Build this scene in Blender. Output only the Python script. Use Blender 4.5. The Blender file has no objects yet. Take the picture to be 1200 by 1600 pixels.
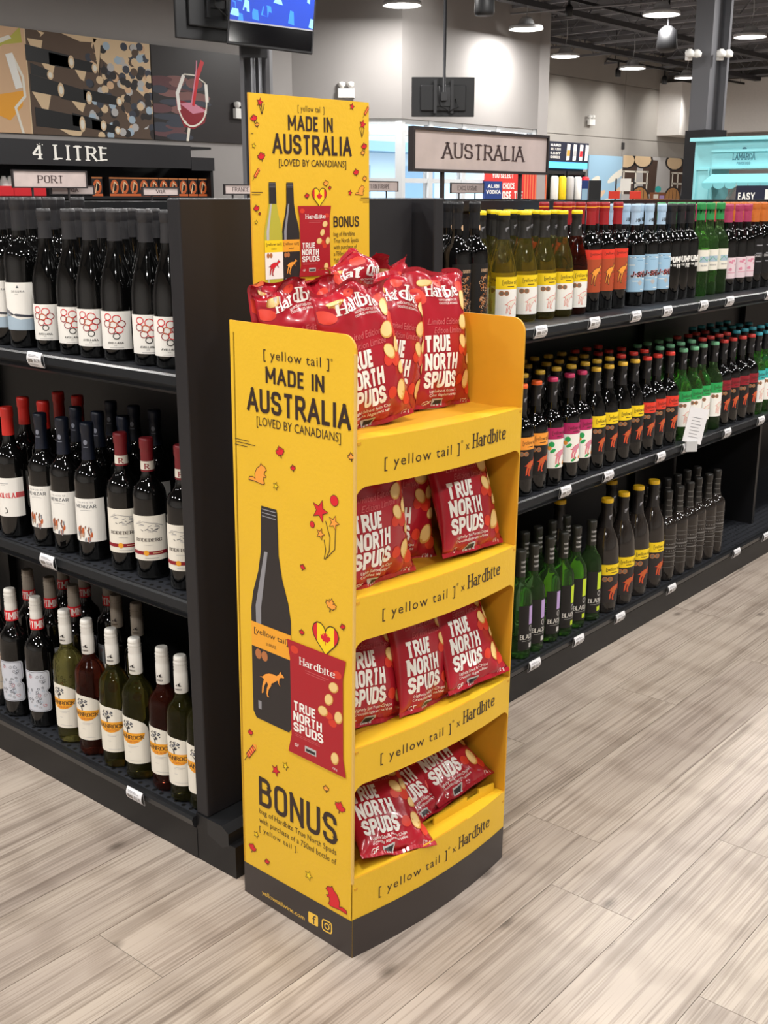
import bpy, bmesh, math, random
from mathutils import Vector, Matrix
from mathutils.geometry import tessellate_polygon
PI = math.pi
S = bpy.context.scene
COL = S.collection
random.seed(7)

# ------------------------------------------------------------------ camera, world, lights, exposure
cam = bpy.data.cameras.new('camera')
cam_o = bpy.data.objects.new('camera', cam); COL.objects.link(cam_o)
cam.sensor_fit = 'VERTICAL'; cam.sensor_height = 36.0; cam.lens = 36.0 * 1760 / 1600
cam.clip_start = 0.05; cam.clip_end = 200
_hd, _pt = math.radians(130.35), math.atan(492 / 1760)
_f = Vector((math.cos(_hd) * math.cos(_pt), math.sin(_hd) * math.cos(_pt), -math.sin(_pt)))
cam_o.location = (1.2398, -1.3649, 1.400)
cam_o.rotation_euler = _f.to_track_quat('-Z', 'Y').to_euler()
S.camera = cam_o
S.view_settings.view_transform = 'Standard'; S.view_settings.look = 'None'
S.view_settings.gamma = 1.0; S.view_settings.use_curve_mapping = False
S.view_settings.exposure = 0.0

world = bpy.data.worlds.new('world'); S.world = world; world.use_nodes = True
_bg = world.node_tree.nodes['Background']
_bg.inputs['Color'].default_value = (0.86, 0.93, 1.0, 1); _bg.inputs['Strength'].default_value = 4.5

LAMP_POWER = 62.0
LAMPS_SEEN = [(-8.315, 12.97), (-8.334, 10.25), (-6.245, 13.0), (-9.585, 16.08), (-9.618, 18.47), (-9.63, 20.7), (-6.23, 15.77)]
LAMPS_OUT = [(x, y) for x in (-6.6, -4.2, -1.8, 0.6, 3.0) for y in (-3.4, -0.7, 2.0, 4.7, 7.4)] + [(-3.0, 10.5), (-0.6, 10.5), (-3.0, 13.5), (-4.1, 18.5), (-4.1, 21.2), (-6.2, 18.5), (-6.2, 21.2), (-6.2, 23.6)]  # lamps out of view; the farthest ones are added to brighten the end bulkhead
LAMPS_OUT = [p for p in LAMPS_OUT if p not in ((-6.6, -3.4), (-6.6, -0.7))]
for (lx, ly) in LAMPS_SEEN + LAMPS_OUT:
    ld = bpy.data.lights.new('lamp_light', 'AREA'); ld.shape = 'DISK'; ld.size = 0.40
    ld.energy = LAMP_POWER; ld.color = (1.0, 0.975, 0.94)
    lo = bpy.data.objects.new('lamp_light', ld); COL.objects.link(lo)
    lo.location = (lx, ly, 3.66)

# ------------------------------------------------------------------ materials
def lin(h):
    if isinstance(h, str):
        c = [int(h[i:i + 2], 16) / 255 for i in (0, 2, 4)]
        return tuple(x / 12.92 if x <= 0.04045 else ((x + 0.055) / 1.055) ** 2.4 for x in c)
    return h
_m = {}
def M(name, col='808080', rough=0.5, metal=0.0, noise=0.0, nscale=20.0, bump=0.0, bscale=60.0, emis=0.0, trans=0.0, coat=0.0, spec=0.5, ior=1.45, alpha=1.0):
    if name in _m: return _m[name]
    m = bpy.data.materials.new(name); m.use_nodes = True; _m[name] = m
    nt = m.node_tree; b = nt.nodes['Principled BSDF']
    c = lin(col)
    b.inputs['Base Color'].default_value = (*c, 1); b.inputs['Roughness'].default_value = rough
    b.inputs['Metallic'].default_value = metal; b.inputs['Specular IOR Level'].default_value = spec
    b.inputs['Transmission Weight'].default_value = trans; b.inputs['Coat Weight'].default_value = coat
    b.inputs['IOR'].default_value = ior; b.inputs['Alpha'].default_value = alpha
    b.inputs['Coat Roughness'].default_value = 0.08
    if emis:
        b.inputs['Emission Color'].default_value = (*c, 1); b.inputs['Emission Strength'].default_value = emis
    if noise or bump:
        tc = nt.nodes.new('ShaderNodeTexCoord')
    if noise:
        n = nt.nodes.new('ShaderNodeTexNoise'); n.inputs['Scale'].default_value = nscale; n.inputs['Detail'].default_value = 4
        nt.links.new(tc.outputs['Object'], n.inputs['Vector'])
        r = nt.nodes.new('ShaderNodeMapRange'); r.inputs[1].default_value = 0.3; r.inputs[2].default_value = 0.7
        r.inputs[3].default_value = 1 - noise; r.inputs[4].default_value = 1 + noise
        nt.links.new(n.outputs['Fac'], r.inputs[0])
        mx = nt.nodes.new('ShaderNodeVectorMath'); mx.operation = 'SCALE'; mx.inputs[0].default_value = c
        nt.links.new(r.outputs[0], mx.inputs['Scale']); nt.links.new(mx.outputs[0], b.inputs['Base Color'])
    if bump:
        n2 = nt.nodes.new('ShaderNodeTexNoise'); n2.inputs['Scale'].default_value = bscale; n2.inputs['Detail'].default_value = 3
        nt.links.new(tc.outputs['Object'], n2.inputs['Vector'])
        bp = nt.nodes.new('ShaderNodeBump'); bp.inputs['Strength'].default_value = bump; bp.inputs['Distance'].default_value = 0.004
        nt.links.new(n2.outputs['Fac'], bp.inputs['Height']); nt.links.new(bp.outputs[0], b.inputs['Normal'])
    return m

def plank_material():
    m = bpy.data.materials.new('vinyl_plank'); m.use_nodes = True; nt = m.node_tree; N = nt.nodes; L = nt.links
    b = N['Principled BSDF']
    tc = N.new('ShaderNodeTexCoord'); oi = N.new('ShaderNodeObjectInfo')
    off = N.new('ShaderNodeVectorMath'); off.operation = 'SCALE'; off.inputs[0].default_value = (37, 91, 13)
    L.new(oi.outputs['Random'], off.inputs['Scale'])
    add = N.new('ShaderNodeVectorMath'); add.operation = 'ADD'
    L.new(tc.outputs['Object'], add.inputs[0]); L.new(off.outputs[0], add.inputs[1])
    def noise(scale, sx, sy, det=5, dist=0.0):
        mp = N.new('ShaderNodeMapping'); mp.inputs['Scale'].default_value = (sx, sy, 1)
        L.new(add.outputs[0], mp.inputs[0])
        n = N.new('ShaderNodeTexNoise'); n.inputs['Scale'].default_value = scale; n.inputs['Detail'].default_value = det
        n.inputs['Distortion'].default_value = dist
        L.new(mp.outputs[0], n.inputs['Vector']); return n.outputs['Fac']
    def ramp(src, a, c0, c, c1):
        r = N.new('ShaderNodeValToRGB'); e = r.color_ramp.elements
        e[0].position = a; e[0].color = (*lin(c0), 1); e[1].position = c; e[1].color = (*lin(c1), 1)
        L.new(src, r.inputs[0]); return r.outputs[0]
    def mix(bt, fac, a, c):
        x = N.new('ShaderNodeMix'); x.data_type = 'RGBA'; x.blend_type = bt
        if isinstance(fac, float): x.inputs[0].default_value = fac
        else: L.new(fac, x.inputs[0])
        for k, v in ((6, a), (7, c)):
            if isinstance(v, str): x.inputs[k].default_value = (*lin(v), 1)
            else: L.new(v, x.inputs[k])
        return x.outputs[2]
    base = ramp(noise(2.4, 2.0, 0.45, 4, 0.4), 0.30, 'a2958a', 0.70, 'b7aa9c')
    streak = ramp(noise(10.0, 6.0, 0.13, 9, 0.5), 0.36, '7d6e62', 0.50, 'ffffff')
    c1 = mix('MULTIPLY', 0.40, base, streak)
    fine = ramp(noise(30.0, 8.0, 0.10, 6), 0.38, '8d8074', 0.52, 'ffffff')
    c2 = mix('MULTIPLY', 0.38, c1, fine)
    # growth-ring figure
    mp = N.new('ShaderNodeMapping'); mp.inputs['Scale'].default_value = (7.0, 0.9, 1); L.new(add.outputs[0], mp.inputs[0])
    w = N.new('ShaderNodeTexWave'); w.wave_type = 'RINGS'; w.inputs['Scale'].default_value = 1.6; w.inputs['Distortion'].default_value = 2.2
    w.inputs['Detail'].default_value = 3; L.new(mp.outputs[0], w.inputs['Vector'])
    rings = ramp(w.outputs['Fac'], 0.02, '9a8a7c', 0.3, 'ffffff')
    c3 = mix('MULTIPLY', 0.16, c2, rings)
    # sparse dark knots
    mv = N.new('ShaderNodeMapping'); mv.inputs['Scale'].default_value = (1.0, 0.55, 1); L.new(add.outputs[0], mv.inputs[0])
    v = N.new('ShaderNodeTexVoronoi'); v.voronoi_dimensions = '2D'; v.inputs['Scale'].default_value = 2.7; L.new(mv.outputs[0], v.inputs['Vector'])
    knot = ramp(v.outputs['Distance'], 0.010, '54483f', 0.045, 'ffffff')
    c4 = mix('MULTIPLY', 0.55, c3, knot)
    tint = N.new('ShaderNodeMapRange'); tint.inputs[3].default_value = 0.95; tint.inputs[4].default_value = 1.05
    L.new(oi.outputs['Random'], tint.inputs[0])
    sc = N.new('ShaderNodeVectorMath'); sc.operation = 'SCALE'; L.new(c4, sc.inputs[0]); L.new(tint.outputs[0], sc.inputs['Scale'])
    L.new(sc.outputs[0], b.inputs['Base Color'])
    b.inputs['Roughness'].default_value = 0.36
    bp = N.new('ShaderNodeBump'); bp.inputs['Strength'].default_value = 0.12; bp.inputs['Distance'].default_value = 0.002
    L.new(noise(30.0, 9.0, 0.7, 3), bp.inputs['Height']); L.new(bp.outputs[0], b.inputs['Normal'])
    return m

def perforated_material():
    """black powder-coated steel deck with rows of small punched dark holes"""
    m = bpy.data.materials.new('perforated_steel'); m.use_nodes = True; nt = m.node_tree; N = nt.nodes; L = nt.links
    b = N['Principled BSDF']; tc = N.new('ShaderNodeTexCoord'); sep = N.new('ShaderNodeSeparateXYZ'); L.new(tc.outputs['Object'], sep.inputs[0])
    def frac(o):
        a = N.new('ShaderNodeMath'); a.operation = 'MULTIPLY'; a.inputs[1].default_value = 1 / 0.0254; L.new(o, a.inputs[0])
        f = N.new('ShaderNodeMath'); f.operation = 'FRACT'; L.new(a.outputs[0], f.inputs[0])
        s = N.new('ShaderNodeMath'); s.operation = 'SUBTRACT'; s.inputs[1].default_value = 0.5; L.new(f.outputs[0], s.inputs[0])
        q = N.new('ShaderNodeMath'); q.operation = 'POWER'; q.inputs[1].default_value = 2; L.new(s.outputs[0], q.inputs[0]); return q.outputs[0]
    ad = N.new('ShaderNodeMath'); ad.operation = 'ADD'; L.new(frac(sep.outputs[0]), ad.inputs[0]); L.new(frac(sep.outputs[1]), ad.inputs[1])
    lt = N.new('ShaderNodeMath'); lt.operation = 'LESS_THAN'; lt.inputs[1].default_value = 0.045; L.new(ad.outputs[0], lt.inputs[0])
    x = N.new('ShaderNodeMix'); x.data_type = 'RGBA'; L.new(lt.outputs[0], x.inputs[0])
    x.inputs[6].default_value = (*lin('24262b'), 1); x.inputs[7].default_value = (*lin('030303'), 1)
    L.new(x.outputs[2], b.inputs['Base Color']); b.inputs['Roughness'].default_value = 0.42
    return m
PLANK = plank_material(); PERF = perforated_material()
BLACK = M('black_powder_coat', '111113', 0.42, noise=0.08, bump=0.05, bscale=300)
BLACKP = M('black_laminate', '1e1d20', 0.45, noise=0.06, nscale=6)
RAIL = M('grey_black_rail', '1d1e20', 0.28)
YEL = M('yellow_cardboard', 'e6b82a', 0.42, noise=0.02, nscale=8, bump=0.10, bscale=140)
YELIN = M('inner_yellow_cardboard', 'd39a24', 0.5, noise=0.03, nscale=12)
EDGE = M('raw_cardboard_edge', 'd9b05c', 0.8)
P = {  # print inks
 'ink': M('print_dark_brown', '33221c', 0.45), 'base': M('print_charcoal', '3a3331', 0.42), 'gold': M('print_gold', 'f3c54a', 0.45),
 'red': M('print_red', 'd8202c', 0.45), 'orange': M('print_orange', 'f59f3b', 0.45), 'white': M('print_white', 'f4f1ea', 0.45),
 'bagred': M('print_bag_red', 'ab1a26', 0.4), 'amber': M('print_amber', 'f0a52c', 0.45), 'grey': M('print_grey', '8e8d92', 0.4),
 'lgrey': M('print_light_grey', 'bdbab8', 0.4), 'dark': M('print_near_black', '2b2626', 0.4), 'olive': M('print_olive', 'b9b23c', 0.4),
 'chip': M('print_chip', 'ecca86', 0.45), 'chip2': M('print_chip_shade', 'd59c4b', 0.45), 'yellow': M('print_yellow', 'f6d21a', 0.45),
 'potato': M('print_potato_red', 'd43a26', 0.42), 'black': M('print_black', '141314', 0.4), 'teal': M('print_teal', '35b6b4', 0.45),
 'green': M('print_green', '27a456', 0.45), 'magenta': M('print_magenta', 'b3235f', 0.45), 'rorange': M('print_red_orange', 'e23b28', 0.45),
 'dred': M('print_dark_red', '8f1626', 0.45), 'rust': M('print_rust', 'c4602f', 0.45), 'lime': M('print_lime', 'c6dd2e', 0.45),
 'lilac': M('print_lilac', 'b79ad0', 0.45), 'sky': M('print_sky_blue', '9fc4dd', 0.45), 'navy': M('print_navy', '1d3a7d', 0.45),
 'cream': M('print_cream', 'ece6d8', 0.5), 'pinkp': M('print_pink', 'd98aa0', 0.45), 'tan': M('print_tan', 'd9b28c', 0.5),
 'wood': M('print_pale_wood', 'e0c39c', 0.5), 'slate': M('print_slate', '3b3f4b', 0.5), 'fredd': M('print_faded_red', 'c55a5c', 0.45),
 'copper': M('print_copper', 'b5703f', 0.4), 'bluegrey': M('print_blue_grey', 'a9bccb', 0.5),
}

# ------------------------------------------------------------------ object helpers
def link(name, data=None, parent=None, mats=None):
    o = bpy.data.objects.new(name, data); COL.objects.link(o)
    if parent: o.parent = parent
    if mats is not None and data is not None:
        for x in (mats if isinstance(mats, (list, tuple)) else [mats]): data.materials.append(x)
    return o
def tag(o, label=None, cat=None, group=None, kind=None):
    if label: o['label'] = label
    if cat: o['category'] = cat
    if group: o['group'] = group
    if kind: o['kind'] = kind
    return o
def empty(name, loc=(0, 0, 0), rz=0.0):
    o = bpy.data.objects.new(name, None); COL.objects.link(o); o.location = loc; o.rotation_euler = (0, 0, rz)
    o.empty_display_size = 0.05; return o
def mesh_of(bm, name='mesh', smooth=False):
    me = bpy.data.meshes.new(name); bm.to_mesh(me); bm.free()
    if smooth:
        for p in me.polygons: p.use_smooth = True
    return me
def obj(name, bm, mats, parent=None, smooth=False):
    return link(name, mesh_of(bm, name, smooth), parent, mats)
def struct(name, bm, mats, parent=None):
    o = obj(name, bm, mats, parent)
    if not parent: o['kind'] = 'structure'
    return o
def box(bm, x0, x1, y0, y1, z0, z1, mi=0, bev=0.0):
    vs = [bm.verts.new((x, y, z)) for x in (x0, x1) for y in (y0, y1) for z in (z0, z1)]
    fs = [bm.faces.new([vs[i] for i in q]) for q in ((0, 1, 3, 2), (4, 6, 7, 5), (0, 4, 5, 1), (2, 3, 7, 6), (0, 2, 6, 4), (1, 5, 7, 3))]
    for f in fs: f.material_index = mi
    if bev:
        es = list({e for f in fs for e in f.edges})
        r = bmesh.ops.bevel(bm, geom=es, offset=bev, segments=2, affect='EDGES', profile=0.5)
        for f in r['faces']: f.material_index = mi
    return bm
def bx(x0, x1, y0, y1, z0, z1, bev=0.0):
    return box(bmesh.new(), x0, x1, y0, y1, z0, z1, 0, bev)
def tube(bm, pts, r, n=8, mi=0):
    """tube along a polyline; r may be a list"""
    pts = [Vector(p) for p in pts]; rings = []
    for i, p in enumerate(pts):
        d = (pts[min(i + 1, len(pts) - 1)] - pts[max(i - 1, 0)]).normalized()
        a = d.cross(Vector((0, 0, 1)))
        if a.length < 1e-3: a = Vector((1, 0, 0))
        a.normalize(); b = d.cross(a); rr = r[i] if isinstance(r, (list, tuple)) else r
        rings.append([bm.verts.new(p + (a * math.cos(t) + b * math.sin(t)) * rr) for t in [2 * PI * k / n for k in range(n)]])
    for q in range(len(rings) - 1):
        for k in range(n):
            f = bm.faces.new((rings[q][k], rings[q][(k + 1) % n], rings[q + 1][(k + 1) % n], rings[q + 1][k])); f.material_index = mi; f.smooth = True
    for rg in (rings[0], rings[-1]):
        f = bm.faces.new(rg); f.material_index = mi
    return bm
def lathe(bm, prof, n=24, mi=0, caps=True, smooth=True, centre=(0, 0, 0)):
    rings = []
    for (r, z) in prof:
        if r < 1e-5: rings.append([bm.verts.new((centre[0], centre[1], centre[2] + z))])
        else: rings.append([bm.verts.new((centre[0] + r * math.sin(2 * PI * k / n), centre[1] - r * math.cos(2 * PI * k / n), centre[2] + z)) for k in range(n)])
    for a, b in zip(rings[:-1], rings[1:]):
        for k in range(n):
            k2 = (k + 1) % n
            if len(a) == 1 and len(b) == 1: continue
            if len(a) == 1: vs = (a[0], b[k2], b[k])
            elif len(b) == 1: vs = (a[k], a[k2], b[0])
            else: vs = (a[k], a[k2], b[k2], b[k])
            f = bm.faces.new(vs); f.material_index = mi; f.smooth = smooth
    return bm

# ------------------------------------------------------------------ flat art: polygons and lettering that can be laid on any surface
def fillet(pts, r, closed=False, n=4):
    out = []; m = len(pts)
    for i, p in enumerate(pts):
        if not closed and i in (0, m - 1): out.append(p); continue
        a = Vector(pts[i - 1]); b = Vector(p); c = Vector(pts[(i + 1) % m])
        u = (a - b); v = (c - b); lu, lv = u.length, v.length
        if lu < 1e-6 or lv < 1e-6: continue
        u /= lu; v /= lv
        if u.dot(v) < -0.985: out.append(p); continue
        la = lu * (0.5 if (closed or i > 1) else 1.0); lc = lv * (0.5 if (closed or i < m - 2) else 1.0)
        d = min(r, la, lc)
        p0 = b + u * d; p1 = b + v * d
        for k in range(n + 1):
            t = k / n; q = p0 * (1 - t) ** 2 + b * 2 * t * (1 - t) + p1 * t * t; out.append((q.x, q.y))
    return out
GL = {  # skeleton capitals, cap height 1: (advance width, strokes); a stroke is (points, closed)
 'A': (.56, [([(0, 0), (.28, 1)], 0), ([(.28, 1), (.56, 0)], 0), ([(.09, .3), (.47, .3)], 0)]),
 'B': (.46, [([(0, 0), (0, 1)], 0), ([(0, 1), (.42, 1), (.42, .53), (0, .53)], 0), ([(0, .53), (.46, .53), (.46, 0), (0, 0)], 0)]),
 'C': (.46, [([(.46, .68), (.46, 1), (0, 1), (0, 0), (.46, 0), (.46, .32)], 0)]),
 'D': (.46, [([(0, 0), (0, 1)], 0), ([(0, 1), (.46, 1), (.46, 0), (0, 0)], 0)]),
 'E': (.38, [([(0, 0), (0, 1)], 0), ([(0, 1), (.38, 1)], 0), ([(0, .52), (.33, .52)], 0), ([(0, 0), (.38, 0)], 0)]),
 'F': (.38, [([(0, 0), (0, 1)], 0), ([(0, 1), (.38, 1)], 0), ([(0, .5), (.33, .5)], 0)]),
 'G': (.46, [([(.46, .7), (.46, 1), (0, 1), (0, 0), (.46, 0), (.46, .47), (.27, .47)], 0)]),
 'H': (.46, [([(0, 0), (0, 1)], 0), ([(.46, 0), (.46, 1)], 0), ([(0, .52), (.46, .52)], 0)]),
 'I': (.0, [([(0, 0), (0, 1)], 0)]),
 'J': (.36, [([(.36, 1), (.36, 0), (0, 0), (0, .3)], 0)]),
 'K': (.46, [([(0, 0), (0, 1)], 0), ([(.45, 1), (0, .42)], 0), ([(.13, .58), (.48, 0)], 0)]),
 'L': (.38, [([(0, 0), (0, 1)], 0), ([(0, 0), (.38, 0)], 0)]),
 'M': (.62, [([(0, 0), (0, 1)], 0), ([(0, 1), (.31, .25)], 0), ([(.31, .25), (.62, 1)], 0), ([(.62, 1), (.62, 0)], 0)]),
 'N': (.48, [([(0, 0), (0, 1)], 0), ([(0, 1), (.48, 0)], 0), ([(.48, 0), (.48, 1)], 0)]),
 'O': (.46, [([(0, 0), (0, 1), (.46, 1), (.46, 0)], 1)]),
 'P': (.44, [([(0, 0), (0, 1)], 0), ([(0, 1), (.44, 1), (.44, .45), (0, .45)], 0)]),
 'Q': (.46, [([(0, 0), (0, 1), (.46, 1), (.46, 0)], 1), ([(.28, .2), (.5, -.08)], 0)]),
 'R': (.46, [([(0, 0), (0, 1)], 0), ([(0, 1), (.44, 1), (.44, .47), (0, .47)], 0), ([(.22, .47), (.48, 0)], 0)]),
 'S': (.46, [([(.45, .72), (.45, 1), (.01, 1), (.01, .56), (.46, .46), (.46, 0), (0, 0), (0, .28)], 0)]),
 'T': (.48, [([(.24, 0), (.24, 1)], 0), ([(0, 1), (.48, 1)], 0)]),
 'U': (.46, [([(0, 1), (0, 0), (.46, 0), (.46, 1)], 0)]),
 'V': (.54, [([(0, 1), (.27, 0)], 0), ([(.27, 0), (.54, 1)], 0)]),
 'W': (.80, [([(0, 1), (.2, 0)], 0), ([(.2, 0), (.4, 1)], 0), ([(.4, 1), (.6, 0)], 0), ([(.6, 0), (.8, 1)], 0)]),
 'X': (.52, [([(0, 0), (.52, 1)], 0), ([(0, 1), (.52, 0)], 0)]),
 'Y': (.54, [([(0, 1), (.27, .45)], 0), ([(.54, 1), (.27, .45)], 0), ([(.27, .45), (.27, 0)], 0)]),
 'Z': (.46, [([(0, 1), (.46, 1)], 0), ([(.46, 1), (0, 0)], 0), ([(0, 0), (.46, 0)], 0)]),
 '4': (.52, [([(.38, 0), (.38, 1)], 0), ([(.38, 1), (0, .28)], 0), ([(0, .28), (.52, .28)], 0)]),
 '-': (.3, [([(0, .5), (.3, .5)], 0)]), '.': (.02, [([(0, 0), (0, .06)], 0)]),
 '[': (.2, [([(.2, 1.12), (0, 1.12), (0, -.12), (.2, -.12)], 0)]), ']': (.2, [([(0, 1.12), (.2, 1.12), (.2, -.12), (0, -.12)], 0)]),
 # lower case for the slab wordmark
 'a': (.40, [([(.02, .60), (.2, .68), (.38, .60), (.38, .0)], 0), ([(.38, .40), (0, .36), (0, 0), (.38, .06)], 0)]),
 'r': (.32, [([(.04, 0), (.04, .66)], 0), ([(.04, .45), (.16, .66), (.34, .64)], 0)]),
 'd': (.42, [([(.40, 0), (.40, 1)], 0), ([(.40, .66), (0, .66), (0, 0), (.40, 0)], 0)]),
 'b': (.42, [([(.02, 1), (.02, 0)], 0), ([(.02, 0), (.42, 0), (.42, .66), (.02, .62)], 0)]),
 'i': (.06, [([(.03, 0), (.03, .66)], 0), ([(.03, .84), (.03, .95)], 0)]),
 't': (.30, [([(.10, .9), (.10, 0), (.3, .02)], 0), ([(0, .66), (.28, .66)], 0)]),
 'e': (.40, [([(0, .36), (.40, .36), (.40, .68), (0, .68), (0, 0), (.40, .0), (.40, .12)], 0)]),
}
class Art:
    def __init__(s): s.it = []
    def add(s, V, F, mat, layer): s.it.append(([tuple(v[:2]) for v in V], F, mat, layer)); return s
    def poly(s, pts, mat, layer=1):
        t = tessellate_polygon([[Vector((p[0], p[1], 0)) for p in pts]])
        return s.add(pts, [tuple(x) for x in t], mat, layer)
    def rect(s, x0, x1, y0, y1, mat, layer=1): return s.add([(x0, y0), (x1, y0), (x1, y1), (x0, y1)], [(0, 1, 2, 3)], mat, layer)
    def ell(s, x, y, rx, ry, mat, layer=1, rot=0.0, n=14, a0=0, a1=2 * PI):
        c, d = math.cos(rot), math.sin(rot); pts = []
        for k in range(n):
            t = a0 + (a1 - a0) * k / (n if a1 - a0 > 6.2 else n - 1); u, v = rx * math.cos(t), ry * math.sin(t); pts.append((x + u * c - v * d, y + u * d + v * c))
        return s.add(pts, [tuple(range(n))], mat, layer)
    def line(s, pts, w, mat, layer=1, closed=False, wf=None):
        pts = [Vector(p) for p in pts]; m = len(pts); Lf = []; Rt = []
        for i in range(m):
            a = pts[i - 1] if (closed or i > 0) else None; c = pts[(i + 1) % m] if (closed or i < m - 1) else None; b = pts[i]
            d1 = (b - a).normalized() if a is not None else None; d2 = (c - b).normalized() if c is not None else None
            if d1 is None: d1 = d2
            if d2 is None: d2 = d1
            n1 = Vector((-d1.y, d1.x)); n2 = Vector((-d2.y, d2.x)); nn = n1 + n2
            if nn.length < 1e-4: nn = n1
            nn.normalize(); k = 1 / max(0.55, nn.dot(n1))
            ww = (w if wf is None else wf(d1 + d2)) * 0.5 * k
            Lf.append(b + nn * ww); Rt.append(b - nn * ww)
        F = [(i, (i + 1) % m, m + (i + 1) % m, m + i) for i in range(m if closed else m - 1)]
        return s.add([tuple(v) for v in Lf + Rt], F, mat, layer)
    def outline(s, pts, w, mat, layer=2): return s.line(pts, w, mat, layer, closed=True)
    def width_text(s, txt, sp, serif, wt):
        w = 0
        for ch in txt: w += (.28 if ch == ' ' else GL[ch][0] * (1.35 if serif else 1) + wt) + sp
        return w - sp
    def word(s, txt, x, y, h, mat, layer=1, width=None, wt=0.15, sp=0.12, serif=False, align='l', slant=0.0):
        """lettering from the skeleton alphabet; (x,y) is the baseline start (or centre with align c)"""
        tw = s.width_text(txt, sp, serif, wt) * h
        sx = (width / tw) if width else 1.0
        x0 = x - (tw * sx / 2 if align == 'c' else 0); cx = 0.0; lay = layer; thin = wt * 0.46
        gx = 1.35 if serif else 1.0
        for ch in txt:
            if ch == ' ': cx += .28 + sp; continue
            gw, st = GL[ch]; lay += 0.06
            for si, (pts, closed) in enumerate(st):
                q = []
                for (a, b) in pts: q.append((cx + wt / 2 + a * gx, wt / 2 + b * (1 - wt)))
                ends = []
                if not closed:
                    for e, e2 in ((0, 1), (-1, -2)):
                        d = Vector(q[e]) - Vector(q[e2]); oy = pts[e][1]
                        if abs(d.y) > abs(d.x) and abs(d.y) > .25 and oy in (0, 1, .66, 1.0): 
                            k = (wt / 2) / abs(d.y); q[e] = (q[e][0] + (d.x * k), q[e][1] + d.y * k); ends.append(q[e])
                q = fillet(q, .24 if serif else .2, closed, 5) if len(q) > 2 else q
                wf = (lambda d: (thin + (wt - thin) * min(1, abs(d.normalized().y) ** 1.5)) ) if serif else (lambda d: wt)
                # scale into place
                qq = [(x0 + (a + b * slant) * h * sx, y + b * h) for a, b in q]
                wff = (lambda d, wf=wf: (wf(Vector((d.x / sx, d.y))) * h * (sx * abs(d.normalized().y) + (1 - abs(d.normalized().y)))))
                s.line(qq, 1, mat, lay + si * 0.015, closed, wff)
                if serif:
                    for (ex, ey) in ends:
                        up = ey > .5
                        s.rect(x0 + (ex - wt * 1.0) * h * sx, x0 + (ex + wt * 1.0) * h * sx, y + (ey - (thin * .8 if up else 0)) * h, y + (ey + (0 if up else thin * .8)) * h, mat, lay + .05)
            cx += gw * gx + wt + sp
        return s
    def type(s, txt, x, y, h, mat, layer=1, width=None, align='l', shear=0.0, sp=1.0):
        """body text from Blender's built-in face"""
        V, F, bb = type_mesh(txt, shear, sp)
        k = h / 0.70; w = (bb[1] - bb[0]) * k; sx = (width / w) if width else 1.0
        x0 = x - (w * sx / 2 if align == 'c' else 0)
        return s.add([(x0 + (a - bb[0]) * k * sx, y + b * k) for a, b in V], F, mat, layer)
    def put(s, other, fn, dl=0.0):
        for V, F, m, l in other.it: s.it.append(([fn(*v) for v in V], F, m, l + dl))
        return s
_tc = {}
def type_mesh(txt, shear, sp):
    k = (txt, shear, sp)
    if k not in _tc:
        c = bpy.data.curves.new('t', 'FONT'); c.body = txt; c.shear = shear; c.space_character = sp; c.resolution_u = 2
        o = bpy.data.objects.new('t', c); COL.objects.link(o)
        me = bpy.data.meshes.new_from_object(o)
        V = [(v.co.x, v.co.y) for v in me.vertices]; F = [tuple(p.vertices) for p in me.polygons]
        bpy.data.objects.remove(o); bpy.data.curves.remove(c); bpy.data.meshes.remove(me)
        _tc[k] = (V, F, (min(v[0] for v in V), max(v[0] for v in V)))
    return _tc[k]
def cut(bm, xs, ys):
    for v, no in [((x, 0, 0), (1, 0, 0)) for x in xs] + [((0, y, 0), (0, 1, 0)) for y in ys]:
        bmesh.ops.bisect_plane(bm, geom=bm.verts[:] + bm.edges[:] + bm.faces[:], plane_co=v, plane_no=no, dist=1e-6)
def grid(a, b, c):
    k = math.ceil(a / c); r = []
    while k * c < b: r.append(k * c); k += 1
    return r
LSTEP = 0.00018
def lay(bm, art, fn, mats, cx=None, cy=None, base=0.0003, step=LSTEP, clip=None):
    """add the art to bm; fn(x,y,offset) gives the 3D point; mats is the list of materials of the mesh (extended here)"""
    for V, F, mk, l in art.it:
        m = P[mk] if isinstance(mk, str) else mk
        if m not in mats: mats.append(m)
        mi = mats.index(m)
        t = bmesh.new(); vs = [t.verts.new((v[0], v[1], 0)) for v in V]
        for f in F:
            try: t.faces.new([vs[i] for i in f])
            except ValueError: pass
        if clip:
            for v, no in (((clip[0], 0, 0), (-1, 0, 0)), ((clip[1], 0, 0), (1, 0, 0)), ((0, clip[2], 0), (0, -1, 0)), ((0, clip[3], 0), (0, 1, 0))):
                bmesh.ops.bisect_plane(t, geom=t.verts[:] + t.edges[:] + t.faces[:], plane_co=v, plane_no=no, dist=1e-6, clear_outer=True)
        if not t.faces: t.free(); continue
        X = [v.co.x for v in t.verts]; Y = [v.co.y for v in t.verts]
        cut(t, grid(min(X) + 1e-4, max(X) - 1e-4, cx) if cx else [], grid(min(Y) + 1e-4, max(Y) - 1e-4, cy) if cy else [])
        mp = {v: bm.verts.new(fn(v.co.x, v.co.y, base + l * step)) for v in t.verts}
        for f in t.faces:
            try: nf = bm.faces.new([mp[v] for v in f.verts]); nf.material_index = mi; nf.smooth = bool(cx)
            except ValueError: pass
        t.free()
    return bm
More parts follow.
